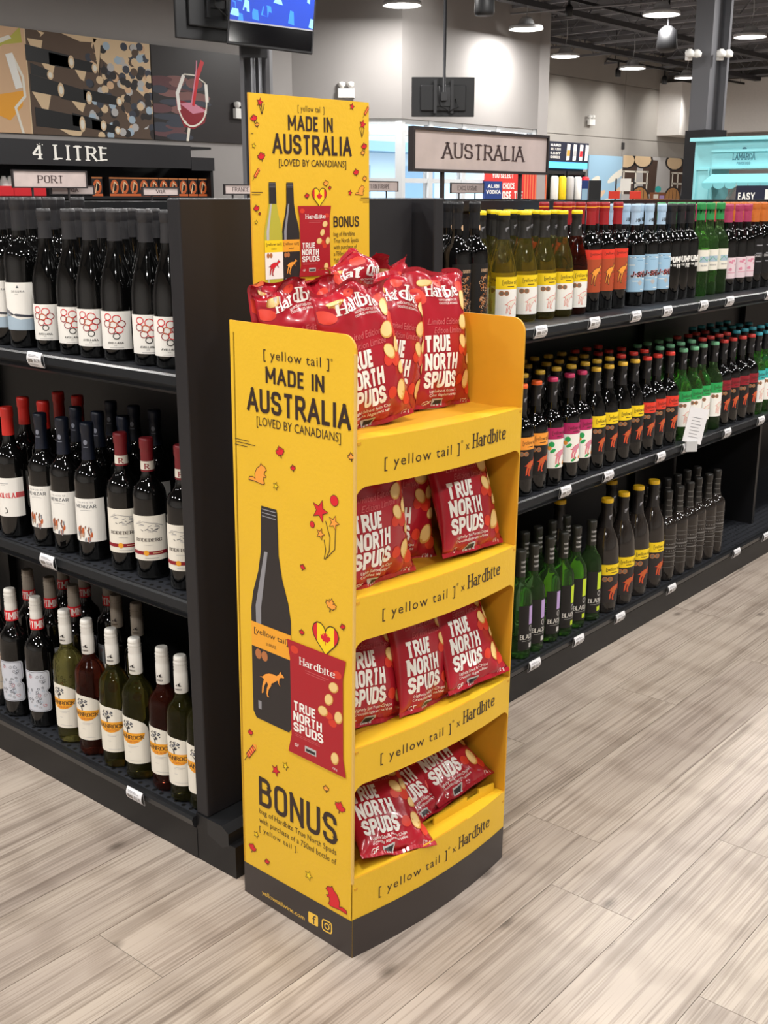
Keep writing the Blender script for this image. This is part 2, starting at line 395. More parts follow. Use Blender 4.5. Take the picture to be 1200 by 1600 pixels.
def sheet(bm, pts, fn, thick, mi=0, cx=None, cy=None, edge=None):
    """a sheet of card cut to the outline pts, laid on fn, with real thickness (inner side at -thick)"""
    for off in (0.0, -thick):
        t = bmesh.new(); vs = [t.verts.new((p[0], p[1], 0)) for p in pts]
        for f in tessellate_polygon([[Vector((p[0], p[1], 0)) for p in pts]]):
            t.faces.new([vs[i] for i in f])
        X = [p[0] for p in pts]; Y = [p[1] for p in pts]
        cut(t, grid(min(X), max(X), cx) if cx else [], grid(min(Y), max(Y), cy) if cy else [])
        mp = {v: bm.verts.new(fn(v.co.x, v.co.y, off)) for v in t.verts}
        for f in t.faces:
            nf = bm.faces.new([mp[v] for v in f.verts]); nf.material_index = mi if off == 0 else (mi if edge is None else edge); nf.smooth = bool(cx)
        t.free()
    q = []
    for i, p in enumerate(pts):
        n = pts[(i + 1) % len(pts)]; L = math.dist(p, n); k = max(1, int(L / cx) if cx else 1)
        for j in range(k): q.append((p[0] + (n[0] - p[0]) * j / k, p[1] + (n[1] - p[1]) * j / k))
    a = [bm.verts.new(fn(x, y, 0)) for x, y in q]; b = [bm.verts.new(fn(x, y, -thick)) for x, y in q]
    for i in range(len(q)):
        j = (i + 1) % len(q); f = bm.faces.new((a[i], a[j], b[j], b[i])); f.material_index = mi if edge is None else edge
    return bm
def arc(cx, cy, r, a0, a1, n=6):
    return [(cx + r * math.cos(math.radians(a0 + (a1 - a0) * k / n)), cy + r * math.sin(math.radians(a0 + (a1 - a0) * k / n))) for k in range(n + 1)]

# little pictures (unit size, centred)
def star(x, y, r, rot=0.0):
    return [(x + (r if k % 2 == 0 else r * .42) * math.sin(rot + k * PI / 5), y + (r if k % 2 == 0 else r * .42) * math.cos(rot + k * PI / 5)) for k in range(10)]
_lf = [(0, 1), (.18, .62), (.40, .72), (.33, .28), (.62, .52), (.70, .34), (.98, .36), (.86, .10), (.98, -.02), (.50, -.36), (.55, -.52), (.06, -.44), (.05, -.95)]
LEAF = _lf + [(-a, b) for a, b in reversed(_lf)][:-1]
def leaf(x, y, r, rot=0.0):
    c, s = math.cos(rot), math.sin(rot); return [(x + r * (a * c - b * s), y + r * (a * s + b * c)) for a, b in LEAF]
ROO = [(-.98, .12), (-.72, .20), (-.50, .42), (-.20, .56), (.12, .62), (.38, .60), (.55, .72), (.66, .92), (.74, .98), (.76, .84), (.92, .78), (1.0, .66), (.92, .60), (.74, .58), (.62, .42), (.60, .18), (.72, .02), (.62, .04),
       (.50, .16), (.46, .30), (.34, .22), (.16, .06), (.02, -.02), (-.04, -.22), (-.22, -.48), (-.30, -.80), (-.18, -.96), (-.36, -.98), (-.44, -.76), (-.40, -.44), (-.30, -.18), (-.40, -.06), (-.58, -.40), (-.66, -.82), (-.80, -.90), (-.76, -.40), (-.62, .06), (-.76, .10)]
def roo(x, y, w, h): return [(x + a * w / 2, y + b * h / 2) for a, b in ROO]
BEAVER = [(-1, -.62), (-.95, -.38), (-.55, -.30), (-.30, -.42), (-.34, -.05), (-.12, .36), (.22, .58), (.34, .80), (.48, .66), (.74, .62), (.92, .36), (.72, .24), (.66, .02), (.88, -.06), (.80, -.16), (.62, -.14), (.58, -.40), (.70, -.62), (.50, -.72), (.0, -.66), (-.4, -.60)]
def beaver(x, y, r, flip=1): return [(x + flip * a * r, y + b * r) for a, b in BEAVER]
def heart(x, y, w, h):
    pts = []
    for k in range(24):
        t = 2 * PI * k / 24; pts.append((x + w * .5 * math.sin(t) ** 3, y + h * (13 * math.cos(t) - 5 * math.cos(2 * t) - 2 * math.cos(3 * t) - math.cos(4 * t)) / 29))
    return pts
def bottle_pic(A, x, y, w, h, body, hl, band, low, cap='dark', roocol='orange', L=2):
    """printed picture of a sloping-shouldered bottle; x,y base centre"""
    pr = [(.5, .03), (.5, .52), (.44, .60), (.30, .70), (.22, .80), (.20, .985), (.17, 1.0)]
    out = [(x + r * w, y + z * h) for r, z in pr] + [(x - r * w, y + z * h) for r, z in reversed(pr)]
    out = [(x + .42 * w, y)] + out + [(x - .42 * w, y)]
    A.poly(out, body, L)
    A.poly([(x - .36 * w, y + .05 * h), (x - .28 * w, y + .05 * h), (x - .24 * w, y + .54 * h), (x - .05 * w, y + .80 * h), (x - .13 * w, y + .80 * h), (x - .38 * w, y + .54 * h)], hl, L + 1)
    A.poly([(x - .205 * w, y + .80 * h), (x + .205 * w, y + .80 * h), (x + .19 * w, y + h), (x - .19 * w, y + h)], cap, L + 1)
    for z in (.955, .97, .985): A.rect(x - .17 * w, x + .17 * w, y + z * h, y + (z + .004) * h, 'grey', L + 2)
    A.rect(x - .5 * w, x + .5 * w, y + .345 * h, y + .46 * h, band, L + 2)
    A.rect(x - .5 * w, x + .5 * w, y + .09 * h, y + .345 * h, low, L + 2)
    A.type('[yellow tail]', x, y + .41 * h, .026 * h, 'ink', L + 3, width=.86 * w, align='c')
    A.type('SHIRAZ', x, y + .37 * h, .014 * h, 'ink', L + 3, align='c')
    for dx in (-.33, -.17): A.ell(x + dx * w, y + .315 * h, .08 * w, .024 * h, 'copper', L + 3)
    A.poly(roo(x + .0 * w, y + .20 * h, .66 * w, .155 * h), roocol, L + 3.5)
    A.outline(roo(x + .0 * w, y + .20 * h, .66 * w, .155 * h), .012 * w, 'ink', L + 4)
def chip(A, x, y, rx, ry, rot, L=2):
    A.ell(x, y, rx, ry, 'chip2', L, rot); A.ell(x - rx * .06, y + ry * .06, rx * .84, ry * .84, 'chip', L + .5, rot)
def bag_pic(A, x, y, w, h, bg='bagred', L=2):
    """printed picture of the crisp bag; x,y bottom left"""
    X = lambda u: x + u * w; Y = lambda v: y + v * h
    A.poly([(X(0), Y(0)), (X(1), Y(0)), (X(.955), Y(.16)), (X(.95), Y(.84)), (X(1), Y(1)), (X(0), Y(1)), (X(.05), Y(.84)), (X(.06), Y(.16))], bg, L)
    A.word('Hardbite', X(.22), Y(.82), .065 * h, 'white', L + 1, width=.6 * w, serif=True, wt=.17, sp=.08)
    for v, ww in ((.785, .4), (.765, .34)): A.rect(X(.32), X(.32 + ww), Y(v), Y(v + .006), 'fredd', L + 1)
    for i, t in enumerate(('TRUE', 'NORTH', 'SPUDS')):
        A.word(t, X(.10), Y(.40 - i * .095), .082 * h, 'white', L + 1, width=(.40, .50, .52)[i] * w, wt=.2, sp=.08)
    for v in (.185, .17): A.rect(X(.12), X(.56), Y(v), Y(v + .005), 'fredd', L + 1)
    for (u, v, r) in ((.80, .74, .4), (.72, .62, .9), (.62, .50, .2), (.88, .5, 1.2), (.82, .13, 1.3)): chip(A, X(u), Y(v), .085 * w, .045 * h, r, L + 2)
    for (u, v) in ((.72, .48), (.78, .43), (.86, .86), (.13, .93)): A.ell(X(u), Y(v), .07 * w, .034 * h, 'potato', L + 1)
    A.type('GF', X(.12), Y(.075), .03 * h, 'white', L + 1)
    A.rect(X(.30), X(.50), Y(.065), Y(.12), 'lgrey', L + 1); A.rect(X(.32), X(.48), Y(.075), Y(.1), 'dark', L + 2)
    A.type('128 g', X(.78), Y(.03), .018 * h, 'white', L + 1)
def rocket(A, x, y, r, L=2):
    d = Vector((.62, .78)); n = Vector((-d.y, d.x)); c = Vector((x, y))
    A.poly([c + d * r + n * .28 * r, c + d * r - n * .28 * r, c - d * .7 * r - n * .28 * r, c - d * .7 * r + n * .28 * r], 'orange', L)
    for k in range(4):
        a = -.55 + k * .4; A.poly([c + d * a * r + n * .28 * r, c + d * (a + .2) * r + n * .28 * r, c + d * (a + .1) * r - n * .28 * r, c + d * (a - .1) * r - n * .28 * r], 'red', L + .5)
    A.poly([c + d * 1.5 * r, c + d * r + n * .45 * r, c + d * r - n * .45 * r], 'orange', L)
    A.outline([c + d * r + n * .28 * r, c + d * r - n * .28 * r, c - d * .7 * r - n * .28 * r, c - d * .7 * r + n * .28 * r], r * .07, 'ink', L + 1)
    A.line([c - d * .7 * r, c - d * 1.5 * r], r * .07, 'ink', L + 1)
def heart_flag(A, x, y, w, h, L=2):
    A.poly(heart(x, y, w, h), 'yellow', L); hp = heart(x, y, w, h)
    lf = [p for p in hp if p[0] < x - .22 * w]; rt = [p for p in hp if p[0] > x + .22 * w]
    for q in (lf, rt):
        q = sorted(q, key=lambda p: math.atan2(p[1] - sum(a[1] for a in q) / len(q), p[0] - sum(a[0] for a in q) / len(q))); A.poly(q, 'red', L + .5)
    A.poly(leaf(x, y - .02 * h, .2 * w), 'red', L + 1); A.outline(hp, w * .03, 'ink', L + 1.5)
def fireworks(A, x, y, k, L=2):
    """burst of stars with curved tails; x,y the lower end of the tails"""
    for dx, dy in ((-.009, .085), (.012, .065), (.026, .055), (-.010, .045)):
        A.line([(x, y), (x + dx * k * .7 + .004 * k, y + dy * k * .45), (x + dx * k, y + dy * k)], .0012 * k, 'ink', L)

# ------------------------------------------------------------------ places seen in the photograph, turned into points of the room
_F, _W, _H = 1760.0, 600.0, 800.0
_cx = cam_o.rotation_euler.to_matrix(); _R = _cx @ Vector((1, 0, 0)); _U = _cx @ Vector((0, 1, 0)); _N = _cx @ Vector((0, 0, -1)); _C = Vector(cam_o.location)
def _ray(px, py): return _N * _F + _R * (px - _W) + _U * (_H - py)
def AX(px, py, X): r = _ray(px, py); return _C + r * ((X - _C.x) / r.x)
def AY(px, py, Y): r = _ray(px, py); return _C + r * ((Y - _C.y) / r.y)
def AZ(px, py, Z): r = _ray(px, py); return _C + r * ((Z - _C.z) / r.z)
_hf = Vector((_N.x, _N.y, 0)).normalized()
def AD(px, py, d): r = _ray(px, py); return _C + r * (d / r.dot(_hf))
YAW = math.atan2(_hf.y, _hf.x) - PI / 2      # turn that makes a -Y facing thing face back along the aisle

# ------------------------------------------------------------------ floor of vinyl planks
X0, PW, PL = 0.160, 0.196, 1.22
floor = struct('floor', bx(-14, 9, -7, 30, -0.10, -0.004), M('floor_underlay', '8d8276', 0.6))
_pm = {}
def plank_mesh():
    bm = bx(0.0006, PW - 0.0006, 0.0006, PL - 0.0006, -0.004, 0.0)
    return mesh_of(bm, 'plank')
pmesh = plank_mesh(); pmesh.materials.append(PLANK)
rs = random.Random(3); far = bmesh.new(); npl = 0
JOINT = {-1: 0.657, 0: 0.452, 1: 0.845, 2: 0.33, 3: 0.62, -2: 0.21, -3: 0.95}
for k in range(-50, 45):
    x = X0 + k * PW
    j0 = JOINT.get(k, rs.uniform(0, PL))
    for q in range(-6, 20):
        y = j0 + q * PL
        if y > 24 or y < -7: continue
        near = -1.9 < x < 2.1 and -1.4 < y + PL and y < 4.6
        hid = (x < -0.75 and y > 0.1) and near
        if near and not hid and npl < 290:
            o = bpy.data.objects.new('plank', pmesh); COL.objects.link(o); o.location = (x, y, 0); o.parent = floor; npl += 1
        else:
            box(far, x + 0.0006, x + PW - 0.0006, y + 0.0006, y + PL - 0.0006, -0.004, 0.0)
fo = obj('plank', far, PLANK, floor); fo['kind'] = 'stuff'

# ------------------------------------------------------------------ walls, windows, ceiling
WALL = M('grey_wall_paint', '9b9795', 0.85, noise=0.03, nscale=1.5, bump=0.05, bscale=80)
WALLW = M('bulkhead_paint', 'f0ece8', 0.85, noise=0.02)
BLOCK = M('painted_concrete', 'a39e98', 0.9, noise=0.04, nscale=2, bump=0.12, bscale=25)
DARKC = M('dark_ceiling_paint', '4a4a4e', 0.9)
STEEL = M('painted_steel_joist', '85858a', 0.6)
CH = 4.45
pA = AX(460, 308, -10.0); wl_y = pA.y
cs, sn = math.cos(math.atan2(_R.y, _R.x)), math.sin(math.atan2(_R.y, _R.x))
L2 = (627 - 460) / 1827 * (pA - _C).dot(_hf)
pB = Vector((pA.x + cs * L2, pA.y + sn * L2, 0)); WX = pB.x
pC = AX(836, 308, WX)
pD = AX(1096, 308, -11.5)
struct('wall_left', bx(-10.2, -10.0, -7, wl_y, 0, CH), WALL)
WZ = AX(627, 185, WX).z           # head of the glazing
def wall_run(name, a, b, z0, z1, mat, t=0.2):
    d = Vector((b[0] - a[0], b[1] - a[1])); L = d.length; ang = math.atan2(d.y, d.x)
    o = struct(name, bx(0, L, 0, t, z0, z1), mat); o.location = (a[0], a[1], 0); o.rotation_euler = (0, 0, ang); return o
wall_run('wall_corner', (pA.x, pA.y), (pB.x, pB.y), WZ, CH, WALL)
wall_run('wall_glazed', (pB.x, pB.y), (pC.x, pC.y), WZ, CH, WALL)
pW = AX(836, 308, -11.5); wall_run('wall_return', (pW.x, pW.y), (pC.x, pC.y), 0, CH, WALL, .15)
bw = struct('wall_back', bx(-11.75, -11.52, pW.y, pD.y + 0.5, 0, CH + .1), BLOCK)
for (za, zb) in ((0, 1.5), (1.5, 2.62), (2.62, 3.72), (3.72, CH)):
    yy = pW.y
    while yy < pD.y:
        y2 = min(yy + 3.4, pD.y); obj('wall_panel', bx(-11.53, -11.5, yy + .008, y2 - .008, za + .008, zb - .008, 0.006), BLOCK, bw); yy = y2
struct('wall_end', bx(-11.7, 9, pD.y, pD.y + .2, 0, CH), WALL)
struct('wall_right', bx(8.8, 9, -7, pD.y, 0, CH), WALLW)
struct('wall_front', bx(-10.2, 9, -7.2, -7, 0, CH), WALLW)
bh1 = AX(1044, 129, -11.3); bh2 = AX(1044, 212, -11.3)
struct('trim_1', bx(-11.5, -11.3 + .35, bh1.y, pD.y, bh2.z, bh1.z), WALLW)
bh3 = AY(1108, 208, pD.y - .4); bh4 = AY(1111, 126, pD.y - .4)
struct('trim_2', bx(bh3.x - .3, 6, pD.y - .4, pD.y, bh3.z, bh4.z), WALLW)
ce = struct('ceiling', bx(-12, 9, -7.2, pD.y + .3, CH, CH + .1), DARKC)
for i in range(14):
    y = 6.2 + i * 1.45
    bm = bmesh.new(); box(bm, -11.5, 8.8, y, y + .05, 4.06, 4.10); box(bm, -11.5, 8.8, y, y + .05, CH - .06, CH)
    x = -11.5
    while x < 2:
        tube(bm, [(x, y + .025, 4.08), (x + .3, y + .025, CH - .03), (x + .6, y + .025, 4.08)], .010, 5); x += .6
    obj('joist', bm, STEEL, ce)
for x in (-10.2, -8.4, -5.4, -2.2):
    obj('beam', bx(x, x + .14, pC.y - 3, pD.y, 3.98, 4.06), M('dark_steel_beam', '3e3e42', .7), ce)
for (y0, dx) in ((11, .9), (13.4, .4)):
    obj('conduit', tube(bmesh.new(), [(-9.4 + dx, y0, 3.98), (-3.0 + dx, y0 + 1.2, 3.98)], .015, 6), STEEL, ce)

# glazing: frames and panes
FR = M('white_window_frame', 'd9dde0', .4); GLASS = M('window_glass', 'ffffff', .02, trans=1.0, ior=1.01, spec=.2)
def glazing(name, a, b, ups, z1, posts_w=.05):
    d = Vector((b[0] - a[0], b[1] - a[1])); L = d.length
    root = empty(name, (a[0], a[1], 0), math.atan2(d.y, d.x)); root['kind'] = 'structure'
    for u in ups:
        obj('window_frame', bx(u - posts_w / 2, u + posts_w / 2, .02, .12, 0, z1), FR, root)
    for zc in (0.05, 1.62, z1 - .18, z1 - .03):
        obj('window_rail', bx(0, L, .03, .11, zc - .03, zc + .03), FR, root)
    for u0, u1 in zip(ups[:-1], ups[1:]):
        for z0, z2 in ((.08, 1.59), (1.65, z1 - .21), (z1 - .15, z1 - .06)):
            obj('pane', bx(u0 + posts_w / 2, u1 - posts_w / 2, .06, .068, z0, z2), GLASS, root)
    return root
ups = [0.06] + [(AX(p, 250, WX).y - pB.y) for p in (675, 727, 779)] + [pC.y - pB.y - .04]
glazing('window_1', (pB.x, pB.y), (pC.x, pC.y), ups, WZ, .09)
glazing('window_2', (pA.x, pA.y), (pB.x, pB.y), [.05, L2 * .45, L2 - .04], WZ, .09)
# the yard outside: pavement, pale building with an awning
struct('pavement', bx(-30, -12.2, -2, 40, -.12, -.02), M('outdoor_concrete', 'b8b5b0', .9))
nb = empty('neighbour_building', (-24, 20, 0)); tag(nb, 'pale blue grey building seen through the store windows', 'building')
obj('wall', bx(-3, 0, -9, 14, 0, 5), M('pale_blue_cladding', 'a9c0cf', .7), nb)
for k in range(6): obj('window', bx(0, .05, -8 + k * 3.4, -6 + k * 3.4, 1.0, 2.4), M('blue_window', '5f86a3', .2), nb)
obj('awning', bx(0, 1.0, -9, 14, 2.8, 3.1), M('awning_blue', '6f93ad', .6), nb)

# ------------------------------------------------------------------ helper for printed boards
def board(name, label, cat, p0, width, height, ang, fill, art=None, thick=.02, parent=None, edge=None, group=None):
    """a flat board; p0 the lower left corner as seen, ang the direction of its width"""
    bm = bmesh.new(); mats = [fill]
    box(bm, 0, width, 0, thick, 0, height)
    if art: lay(bm, art, lambda x, y, o: Vector((x, -o, y)), mats, base=.001, step=.0009, clip=(0, width, 0, height))
    o = obj(name, bm, mats, parent); o.location = p0; o.rotation_euler = (0, 0, ang)
    if label: tag(o, label, cat, group)
    return o
AY90 = PI / 2     # a board facing +X, its width running along +Y

# wall poster: wine racks and the glass being filled
z0 = AX(241, 218, -9.97).z; ht = AX(241, 70, -9.97).z - z0
ya = AX(-60, 300, -9.97).y; ys = AX(241, 200, -9.97).y; yb = AX(384, 200, -9.97).y
A = Art(); w1 = ys - ya; rr = random.Random(5)
Wp = lambda px: AX(px, 140, -9.97).y - ya
def Zp(px, py): return AX(px, py, -9.97).z - z0
A.rect(0, w1, 0, ht, 'wood', 1)
A.rect(Wp(-60), Wp(44), 0, ht, 'tan', 1.2)
A.poly([(Wp(46), 0), (Wp(241), 0), (Wp(241), ht * .35), (Wp(160), ht * .8), (Wp(150), ht), (Wp(46), ht)], M('mural_brown', '5d4a3c', .6), 1.4)
for k in range(150):   # out-of-focus racks, pale circles of bottle ends
    px = rr.uniform(140, 238); py = rr.uniform(72, 215)
    A.ell(Wp(px), Zp(px, py), .05, .045, rr.choice(['wood', 'tan', 'dark', 'dark', 'slate', 'lgrey', 'bluegrey', M('mural_brown')]), 1.6 + k * .006, n=10)
for (a, b, c, d) in ((48, 60, 72, 98), (100, 52, 160, 68), (60, 85, 92, 118), (48, 140, 80, 176), (112, 95, 140, 128), (105, 150, 135, 176), (78, 195, 128, 215), (150, 60, 162, 128), (64, 48, 76, 60)):
    A.poly([(Wp(a), Zp(a, b)), (Wp(c), Zp(c, b + 4)), (Wp(c - 8), Zp(c, d)), (Wp((a + c) / 2), Zp(a, d - 6))], 'wood', 2.6)
for (x1, y1, x2, h) in ((44, 72, 114, 20), (80, 84, 150, 16), (48, 118, 95, 22), (95, 132, 138, 20), (52, 170, 125, 24), (110, 178, 158, 16), (130, 140, 185, 14), (140, 188, 180, 12), (50, 100, 80, 14)):
    a, b = Wp(x1), Wp(x2); z = Zp(x1, y1 + h / 2); hh = (Zp(x1, y1) - z) * 1.25; z2 = z - .05
    A.poly([(a, z - hh), (b, z2 - hh * .8), (b, z2 + hh * .8), (a, z + hh)], 'black', 3)
    A.ell(b, z2, .04, hh * .85, 'wood', 3.2); A.ell(b, z2, .025, hh * .5, 'cream', 3.3)
# large white-wine glass
gx = Wp(8); A.poly([(Wp(-14), Zp(0, 150)), (Wp(-10), Zp(0, 178)), (Wp(12), Zp(10, 188)), (Wp(33), Zp(20, 165)), (Wp(38), Zp(20, 140))], 'amber', 3)
A.line([(Wp(22), Zp(20, 84)), (Wp(37), Zp(30, 120)), (Wp(38), Zp(30, 150)), (Wp(22), Zp(20, 168)), (Wp(32), Zp(20, 212))], .03, 'cream', 3.5)
A.line([(Wp(18), Zp(20, 84)), (Wp(30), Zp(30, 138))], .09, 'white', 3.6)
A.poly([(Wp(-20), Zp(0, 78)), (Wp(20), Zp(20, 60)), (Wp(38), Zp(30, 42)), (Wp(40), Zp(30, 66)), (Wp(10), Zp(10, 70)), (Wp(-20), Zp(0, 92))], 'olive', 3.4)
A.poly([(Wp(-20), Zp(0, 72)), (Wp(20), Zp(20, 55)), (Wp(24), Zp(20, 60)), (Wp(-20), Zp(0, 80))], 'cream', 3.6)
board('wall_poster', 'wide wall mural of dark bottles lying in pale wooden racks', 'poster', (-9.97, ya, z0), w1 - .01, ht, AY90, P['wood'], A)
A = Art(); w2 = yb - ys
Wp = lambda px: AX(px, 150, -9.965).y - ys
A.rect(0, w2, 0, ht, 'dark', 1)
for k in range(26):
    px = rr.uniform(246, 305); py = rr.uniform(115, 215)
    A.ell(Wp(px), Zp(px, py), rr.uniform(.12, .3), rr.uniform(.03, .07), rr.choice(['slate', M('smoke_rose', '6b4d50', .8), M('smoke_rose_light', '8a6663', .8)]), 1.2 + k * .01)
A.poly([(Wp(274), Zp(285, 155)), (Wp(323), Zp(320, 170)), (Wp(318), Zp(318, 192)), (Wp(300), Zp(300, 202)), (Wp(285), Zp(288, 198)), (Wp(276), Zp(280, 172))], 'dred', 2.4)
A.poly([(Wp(280), Zp(285, 162)), (Wp(300), Zp(300, 160)), (Wp(322), Zp(320, 174)), (Wp(300), Zp(300, 178))], 'pinkp', 2.6)
A.line(fillet([(Wp(289), Zp(288, 116)), (Wp(276), Zp(278, 146)), (Wp(278), Zp(280, 178)), (Wp(294), Zp(294, 201)), (Wp(316), Zp(316, 190)), (Wp(323), Zp(322, 165)), (Wp(321), Zp(320, 130))], .2), .022, 'cream', 3)
A.line([(Wp(288), Zp(288, 118)), (Wp(277), Zp(278, 146)), (Wp(279), Zp(280, 172))], .05, 'white', 3.1)
A.line([(Wp(322), Zp(322, 132)), (Wp(323), Zp(322, 160))], .05, 'white', 3.1)
A.line([(Wp(289), Zp(288, 116)), (Wp(305), Zp(305, 118)), (Wp(321), Zp(320, 130))], .015, 'cream', 3)
A.line([(Wp(293), Zp(294, 200)), (Wp(289), Zp(290, 226))], .04, 'cream', 3)
A.line([(Wp(318), Zp(318, 96)), (Wp(309), Zp(308, 120)), (Wp(300), Zp(300, 165))], .06, 'red', 3.2)
A.line([(Wp(309), Zp(308, 95)), (Wp(308), Zp(308, 110)), (Wp(298), Zp(300, 165))], .02, 'pinkp', 3.4)
board('wall_poster', 'dark wall poster of red wine pouring into a tilted glass', 'poster', (-9.965, ys, z0), w2, ht, AY90, P['dark'], A)

# ------------------------------------------------------------------ far wall unit with the box wines
FX = -9.3
f0 = AX(-30, 216, FX); f1 = AX(295, 230, FX); fe = AX(332, 247, FX)
ul = fe.y - f0.y; sh = 1.41
unit = empty('wall_shelving', (FX, f0.y, 0)); tag(unit, 'black wall shelving with a tall fascia holding box wines', 'shelving')
obj('side_panel', bx(-.55, 0, ul - .04, ul, 0, fe.z), BLACK, unit)
obj('back_panel', bx(-.6, -.55, 0, ul, 0, fe.z), BLACK, unit)
obj('base', bx(-.55, 0, 0, ul - .04, 0, .12), BLACK, unit)
for zz in (.5, .95, sh): obj('shelf', bx(-.55, -.01, 0, ul - .04, zz - .03, zz), BLACK, unit)
zb = AX(150, 260, FX).z; ztop = AX(150, 222, FX).z
obj('top_panel', bx(-.55, -.02, 0, ul, ztop - .03, ztop - .005), BLACK, unit)
A = Art(); t0 = AX(50, 250, FX + .03).y - f0.y; t1 = AX(170, 260, FX + .03).y - f0.y
A.word('4 LITRE', t0, (ztop - zb) * .22, (ztop - zb) * .60, 'white', 1, width=t1 - t0, serif=True, wt=.19, sp=.26)
fas = bmesh.new(); fm = [BLACKP]; box(fas, 0, .03, 0, f1.y - f0.y, zb, ztop)
lay(fas, A, lambda x, y, o: Vector((.03 + o, x, zb + y)), fm, base=.002, step=.001); obj('fascia', fas, fm, unit)
obj('fascia', bx(0, .03, f1.y - f0.y + .005, ul, zb - .02, fe.z), BLACKP, unit)
BOXM = M('black_carton', '1a1516', .5); RED = M('red_carton', 'd3202a', .45)
for i, px in enumerate([151] + [178 + k * 15.3 for k in range(10)]):
    p = AX(px, 304, FX - .1); bm = bmesh.new(); mm = [BOXM]; hw = .068
    box(bm, -.16, 0, -hw, hw, 0, .2)
    a = Art(); a.ell(0, .10, .055, .075, 'rust', 1); a.ell(0, .10, .028, .045, 'black', 1.5); a.line([(-.03, .03), (.0, .15), (.035, .12)], .012, 'wood', 2)
    a.rect(-.068, .068, 0, .025, 'rust', 1); a.rect(-.068, .068, .185, .2, 'copper', 1)
    lay(bm, a, lambda x, y, o: Vector((o, x, y)), mm, base=.001, step=.001)
    o = obj('wine_carton', bm, mm); o.location = (FX - .08, p.y, sh)
    tag(o, ['black and copper ringed wine carton standing apart beside the red packs', ][0] if i == 0 else 'black and copper ringed wine carton, %s in the unbroken row' % ['first', 'second', 'third', 'fourth', 'fifth', 'sixth', 'seventh', 'eighth', 'ninth', 'tenth'][i - 1], 'carton', 'ringed wine cartons on the far shelf')
for i, px in enumerate((8, 33, 58)):
    p = AX(px, 302, FX - .1); o = obj('wine_pack', bx(-.15, 0, -.10, .10, 0, .10, .006), RED); o.location = (FX - .08, p.y, sh)
    tag(o, 'low red pack on the far shelf, %s of three' % ('first', 'second', 'third')[i], 'pack', 'red packs on the far shelf')
for i, px in enumerate((10, 20)):
    p = AX(px, 302, FX - .25); o = obj('jug', lathe(bmesh.new(), [(0, 0), (.05, 0), (.052, .13), (.03, .17), (.02, .2), (0, .2)], 14), M('white_plastic', 'e6e6e2', .4)); o.location = (FX - .28, p.y, sh)
    tag(o, 'white jug behind the red packs, %s of two' % ('near', 'far')[i], 'jug', 'white jugs')

# ------------------------------------------------------------------ low black fixtures the small signs stand on, aisle signs
SIGNWOOD = M('sign_pale_wood', 'b9aaa6', .6, noise=.08, nscale=14); SIGNP = M('sign_print_brown', '3a2a2a', .5)
def low_gondola(x0, x1, y0, y1, label):
    r = empty('shelving_unit', ((x0 + x1) / 2, y0, 0)); tag(r, label, 'shelving'); w = (x1 - x0) / 2; L = y1 - y0
    obj('base', bx(-w, w, 0, L, 0, .14), BLACK, r); obj('back_panel', bx(-.02, .02, 0, L, .14, 1.37), BLACK, r)
    for z in (.6, 1.05): obj('shelf', bx(-w + .05, w - .05, .03, L - .03, z - .03, z), BLACK, r)
    for y in (0, L - .03): obj('end_panel', bx(-w + .03, w - .03, y, y + .03, .14, 1.375), BLACKP, r)
    obj('top_cap', bx(-.05, .05, .03, L - .03, 1.365, 1.38), BLACK, r)
low_gondola(-5.6, -4.8, 1.2, 5.6, 'low black shelving run carrying the small port and France signs')
low_gondola(-6.9, -6.1, 5.9, 10.4, 'low black shelving run in front of the glazed wall')
def aisle_sign(txt, pa, pb, z0, z1, posts, label, frame=.006, zf=1.38, th=None, fy=0.0):
    d = Vector((pb[0] - pa[0], pb[1] - pa[1])); L = d.length; h = z1 - z0
    r = empty('aisle_sign', (pa[0], pa[1], z0), math.atan2(d.y, d.x)); tag(r, label, 'sign')
    bm = bmesh.new(); mm = [SIGNWOOD]; box(bm, 0, L, 0, .01, 0, h)
    a = Art(); th = th or h * .42
    a.word(txt, L * .5, (h - th) * .5, th, SIGNP, 1, width=L * min(.62, .09 * len(txt)), serif=True, wt=.15, sp=.14, align='c')
    lay(bm, a, lambda x, y, o: Vector((x, -o, y)), mm, base=.0008, step=.0004); obj('sign_board', bm, mm, r)
    bm = bmesh.new(); f = frame
    for q in ((-f, L + f, -f, 0), (-f, L + f, h, h + f), (-f, 0, 0, h), (L, L + f, 0, h)): box(bm, q[0], q[1], -.006, .014, q[2], q[3])
    obj('frame', bm, M('sign_frame_black', '2a2425', .5), r)
    for u in posts: obj('post', bx(u - .006, u + .006, .002, .01, zf - z0, -f), M('sign_frame_black'), r)
p, q = AX(648, 203, -.85), AX(853, 213, -.85)
aisle_sign('AUSTRALIA', (-.85, 1.224), (-.85, 1.912), 1.478, 1.584, [.141, .548], 'large pale wood sign with the country name in serif capitals', .008, 1.385)
